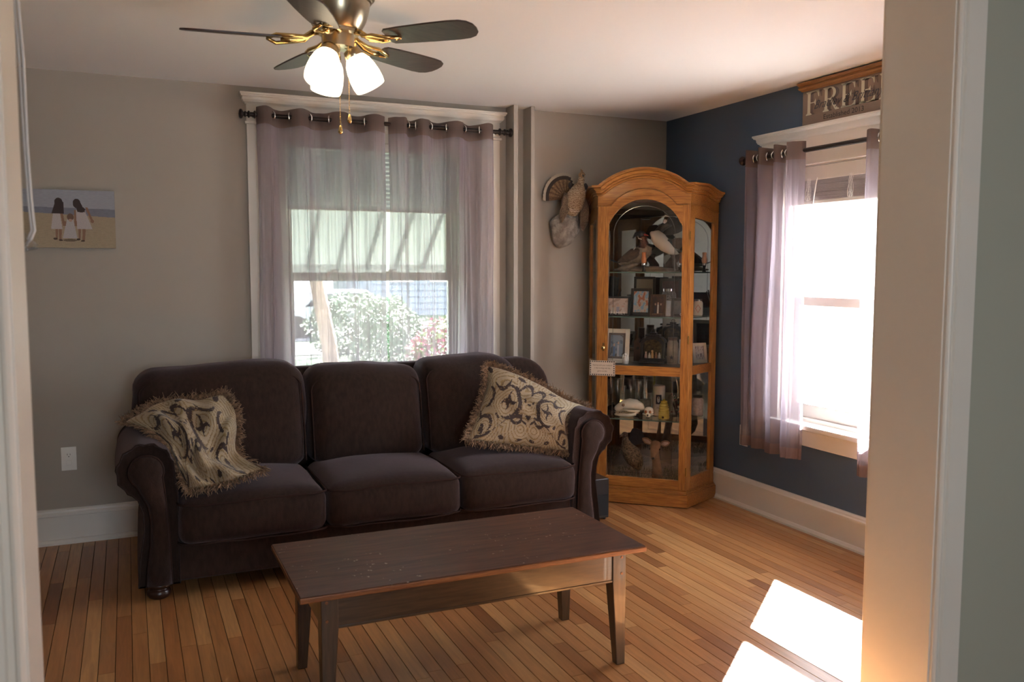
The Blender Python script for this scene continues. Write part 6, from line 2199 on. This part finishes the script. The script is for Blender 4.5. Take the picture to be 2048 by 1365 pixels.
M_bark = mat('bark', (.16, .11, .08), .95, bump=(20, .8, .02), vary=(8, .3))
def leafy(name, label, cat, c0, r, n, size, cols, seed, trunk=None, grp=None, flowers=None):
    t = thing(name, label, cat, (c0[0], c0[1], GZ), grp)
    rg = random.Random(seed)
    mbx = MB()
    fl = MB()
    for i in range(n):
        while True:
            d_ = Vector((rg.uniform(-1, 1), rg.uniform(-1, 1), rg.uniform(-1, 1)))
            if .3 < d_.length < 1: break
        d_ = d_.normalized() * d_.length ** .4
        k = 1 + .35 * noise.noise(d_ * 2.2 + Vector((seed, 0, 0)))
        p = Vector(c0) + Vector((d_.x * r[0], d_.y * r[1], d_.z * r[2])) * k
        if p.z < GZ + .05: continue
        a = Vector((rg.uniform(-1, 1), rg.uniform(-1, 1), rg.uniform(-.6, .6))).normalized(); b = a.orthogonal().normalized()
        tgt = fl if (flowers and rg.random() < flowers[0] and d_.length > .55) else mbx
        s_ = size * rg.uniform(.6, 1.3)
        tgt.col = rg.choice(cols) if tgt is mbx else rg.choice(flowers[1])
        tgt.add([p - a * s_, p - b * s_ * .5, p + a * s_, p + b * s_ * .5], [(0, 1, 2, 3)])
    o_ = mbx.build('foliage', vcol_mat('leaf_paint', .7), t, col=True); o_['kind'] = 'stuff'
    if flowers:
        o_ = fl.build('blossoms', vcol_mat('petal_paint', .7), t, col=True); o_['kind'] = 'stuff'
    tk_ = MB()
    if trunk:
        tk_.tube(trunk[0], trunk[1], 10)
    else:
        for i in range(5):
            a = rg.uniform(0, 6.28); tk_.tube([(c0[0], c0[1], GZ), (c0[0] + .3 * r[0] * math.cos(a), c0[1] + .3 * r[1] * math.sin(a), c0[2])], [.04, .015], 6)
    o_ = tk_.build('trunk' if trunk else 'stems', M_bark, t, smooth=True)
    if not trunk: o_['kind'] = 'stuff'
    return t
G1 = [(.040, .075, .034), (.055, .090, .042), (.032, .062, .028), (.065, .105, .052)]
G2 = [(.075, .105, .018), (.10, .125, .03), (.05, .08, .016)]
def at(px, dist, z=GZ):
    """point at distance dist (along +y) on the ray azimuth az (degrees from +y)"""
    return (math.tan(math.radians(px)) * dist, dist, z)
PKS = [(.16, .008, .030), (.20, .02, .05), (.12, .004, .016)]
# azimuths: window spans about 10 to 19.5 degrees from +y
leafy('flowering_bush', 'bright bush with red blossoms outside the wide window', 'bush', (3.10, 8.6, .36), (.46, .42, .56), 9000, .03, G2, 3, flowers=(.42, PKS))
leafy('shrub', 'rounded green shrub left of the red blossom bush outside', 'bush', (3.98, 14.0, .15), (.62, .6, .76), 12000, .035, G1, 5)
leafy('shrub', 'low green shrub beside the leaning tree outside', 'bush', (4.9, 19.5, .1), (1.2, .7, .8), 11000, .045, G1, 7)
leafy('yard_tree', 'leaning tree in the yard outside with spreading green crown', 'tree', (2.4, 14.0, 5.8), (3.0, 2.6, 2.0), 6000, .15, G1, 9,
      trunk=([(3.04, 14.0, GZ), (2.98, 14.0, .2), (2.82, 14.0, 1.1), (2.6, 14.0, 2.5), (2.4, 14, 4.8)], [.15, .13, .12, .11, .09]))
leafy('yard_tree', 'tall tree beyond the street left of the grey house', 'tree', (6.0, 44, 4.0), (3, 3, 3.5), 5000, .25, G1, 12, trunk=([(6, 44, GZ), (6, 44, 3)], [.4, .3]))
# neighbour house beyond the street
hs = thing('neighbour_house', 'pale grey clapboard house across the street outside', 'house', (12.5, 40, GZ))
M_sid = mat('grey_siding', (.16, .18, .21), .8)
hx0, hx1, hy0, hy1, hz1 = 9.6, 15.5, 36, 44, 5.4
for k in range(22):
    c = MB(); z0 = GZ + k * .27
    c.add([(hx0, hy0 - .03, z0), (hx1, hy0 - .03, z0), (hx1, hy0, z0 + .27), (hx0, hy0, z0 + .27)], [(0, 1, 2, 3)])
    c.box(hx0, hx1, hy0, hy0 + .1, z0, z0 + .27)
    c.build('clapboard', M_sid, hs)
c = MB(); c.box(hx0, hx1, hy0 + .1, hy1, GZ, hz1); c.build('walls', M_sid, hs)
c = MB(); c.prism([(hx0 - .4, hy0 - .4, hz1), (hx1 + .4, hy0 - .4, hz1), ((hx0 + hx1) / 2, hy0 - .4, hz1 + 3)], (0, hy1 - hy0 + .8, 0)); c.build('roof', mat('roof_shingle', (.14, .13, .13), .9), hs)
for xx in (10.8, 12.6, 14.4):
    c = MB(); c.box(xx - .5, xx + .5, hy0 - .08, hy0 - .03, .9, 2.6); wo = c.build('window', M_trim2, hs)
    c = MB(); c.box(xx - .4, xx + .4, hy0 - .10, hy0 - .08, 1.0, 2.5); c.build('pane', mat('dark_pane', (.05, .06, .07), .1), wo)
# parked car in the street
cr_ = thing('parked_car', 'silver car parked along the street outside', 'car', (5.75, 25.5, GZ))
M_car = mat('car_silver', (.35, .36, .38), .3, .6)
c = MB()
prof_ = [(-2.1, .35), (-2.1, .75), (-1.3, .88), (-.8, 1.35), (.7, 1.38), (1.35, .92), (2.1, .80), (2.15, .35)]
c.prism([(5.75 + a, 25.0, GZ + b) for a, b in prof_], (0, 1.7, 0)); c.build('body', M_car, cr_, bevel=.06)
c = MB(); c.prism([(5.75 + a, 24.98, GZ + b) for a, b in [(-1.1, .92), (-.72, 1.28), (.62, 1.30), (1.1, .95)]], (0, 1.74, 0)); c.build('side_window', mat('car_glass', (.03, .035, .04), .08), cr_)
for xx in (-1.35, 1.35):
    c = MB(); c.lathe([(.32, 0), (.32, .2)], (5.75 + xx, 24.95, GZ + .34), (0, 1, 0), 20); c.build('wheel', M_black, cr_)

# ---- unseen lamp added in the camera's room to warm the door casing
nl = thing('added_fill_lamp', 'added unseen globe light in the nearer room, warming the door casing', 'lamp', (1.6, -1.3, H))
c = MB(); c.lathe([(.0, H), (.07, H), (.07, H - .02), (.05, H - .04), (.0, H - .04)], (1.6, -1.3, 0), n=24, cap=False); c.build('ceiling_plate', M_nickel, nl)
c = MB(); c.ball((1.6, -1.3, H - .12), (.10, .10, .085), 24, 14); c.build('globe', mat('fill_lamp_globe', (.9, .88, .82), .4, emis=(1.0, .80, .58), estr=12.0), nl, smooth=True)
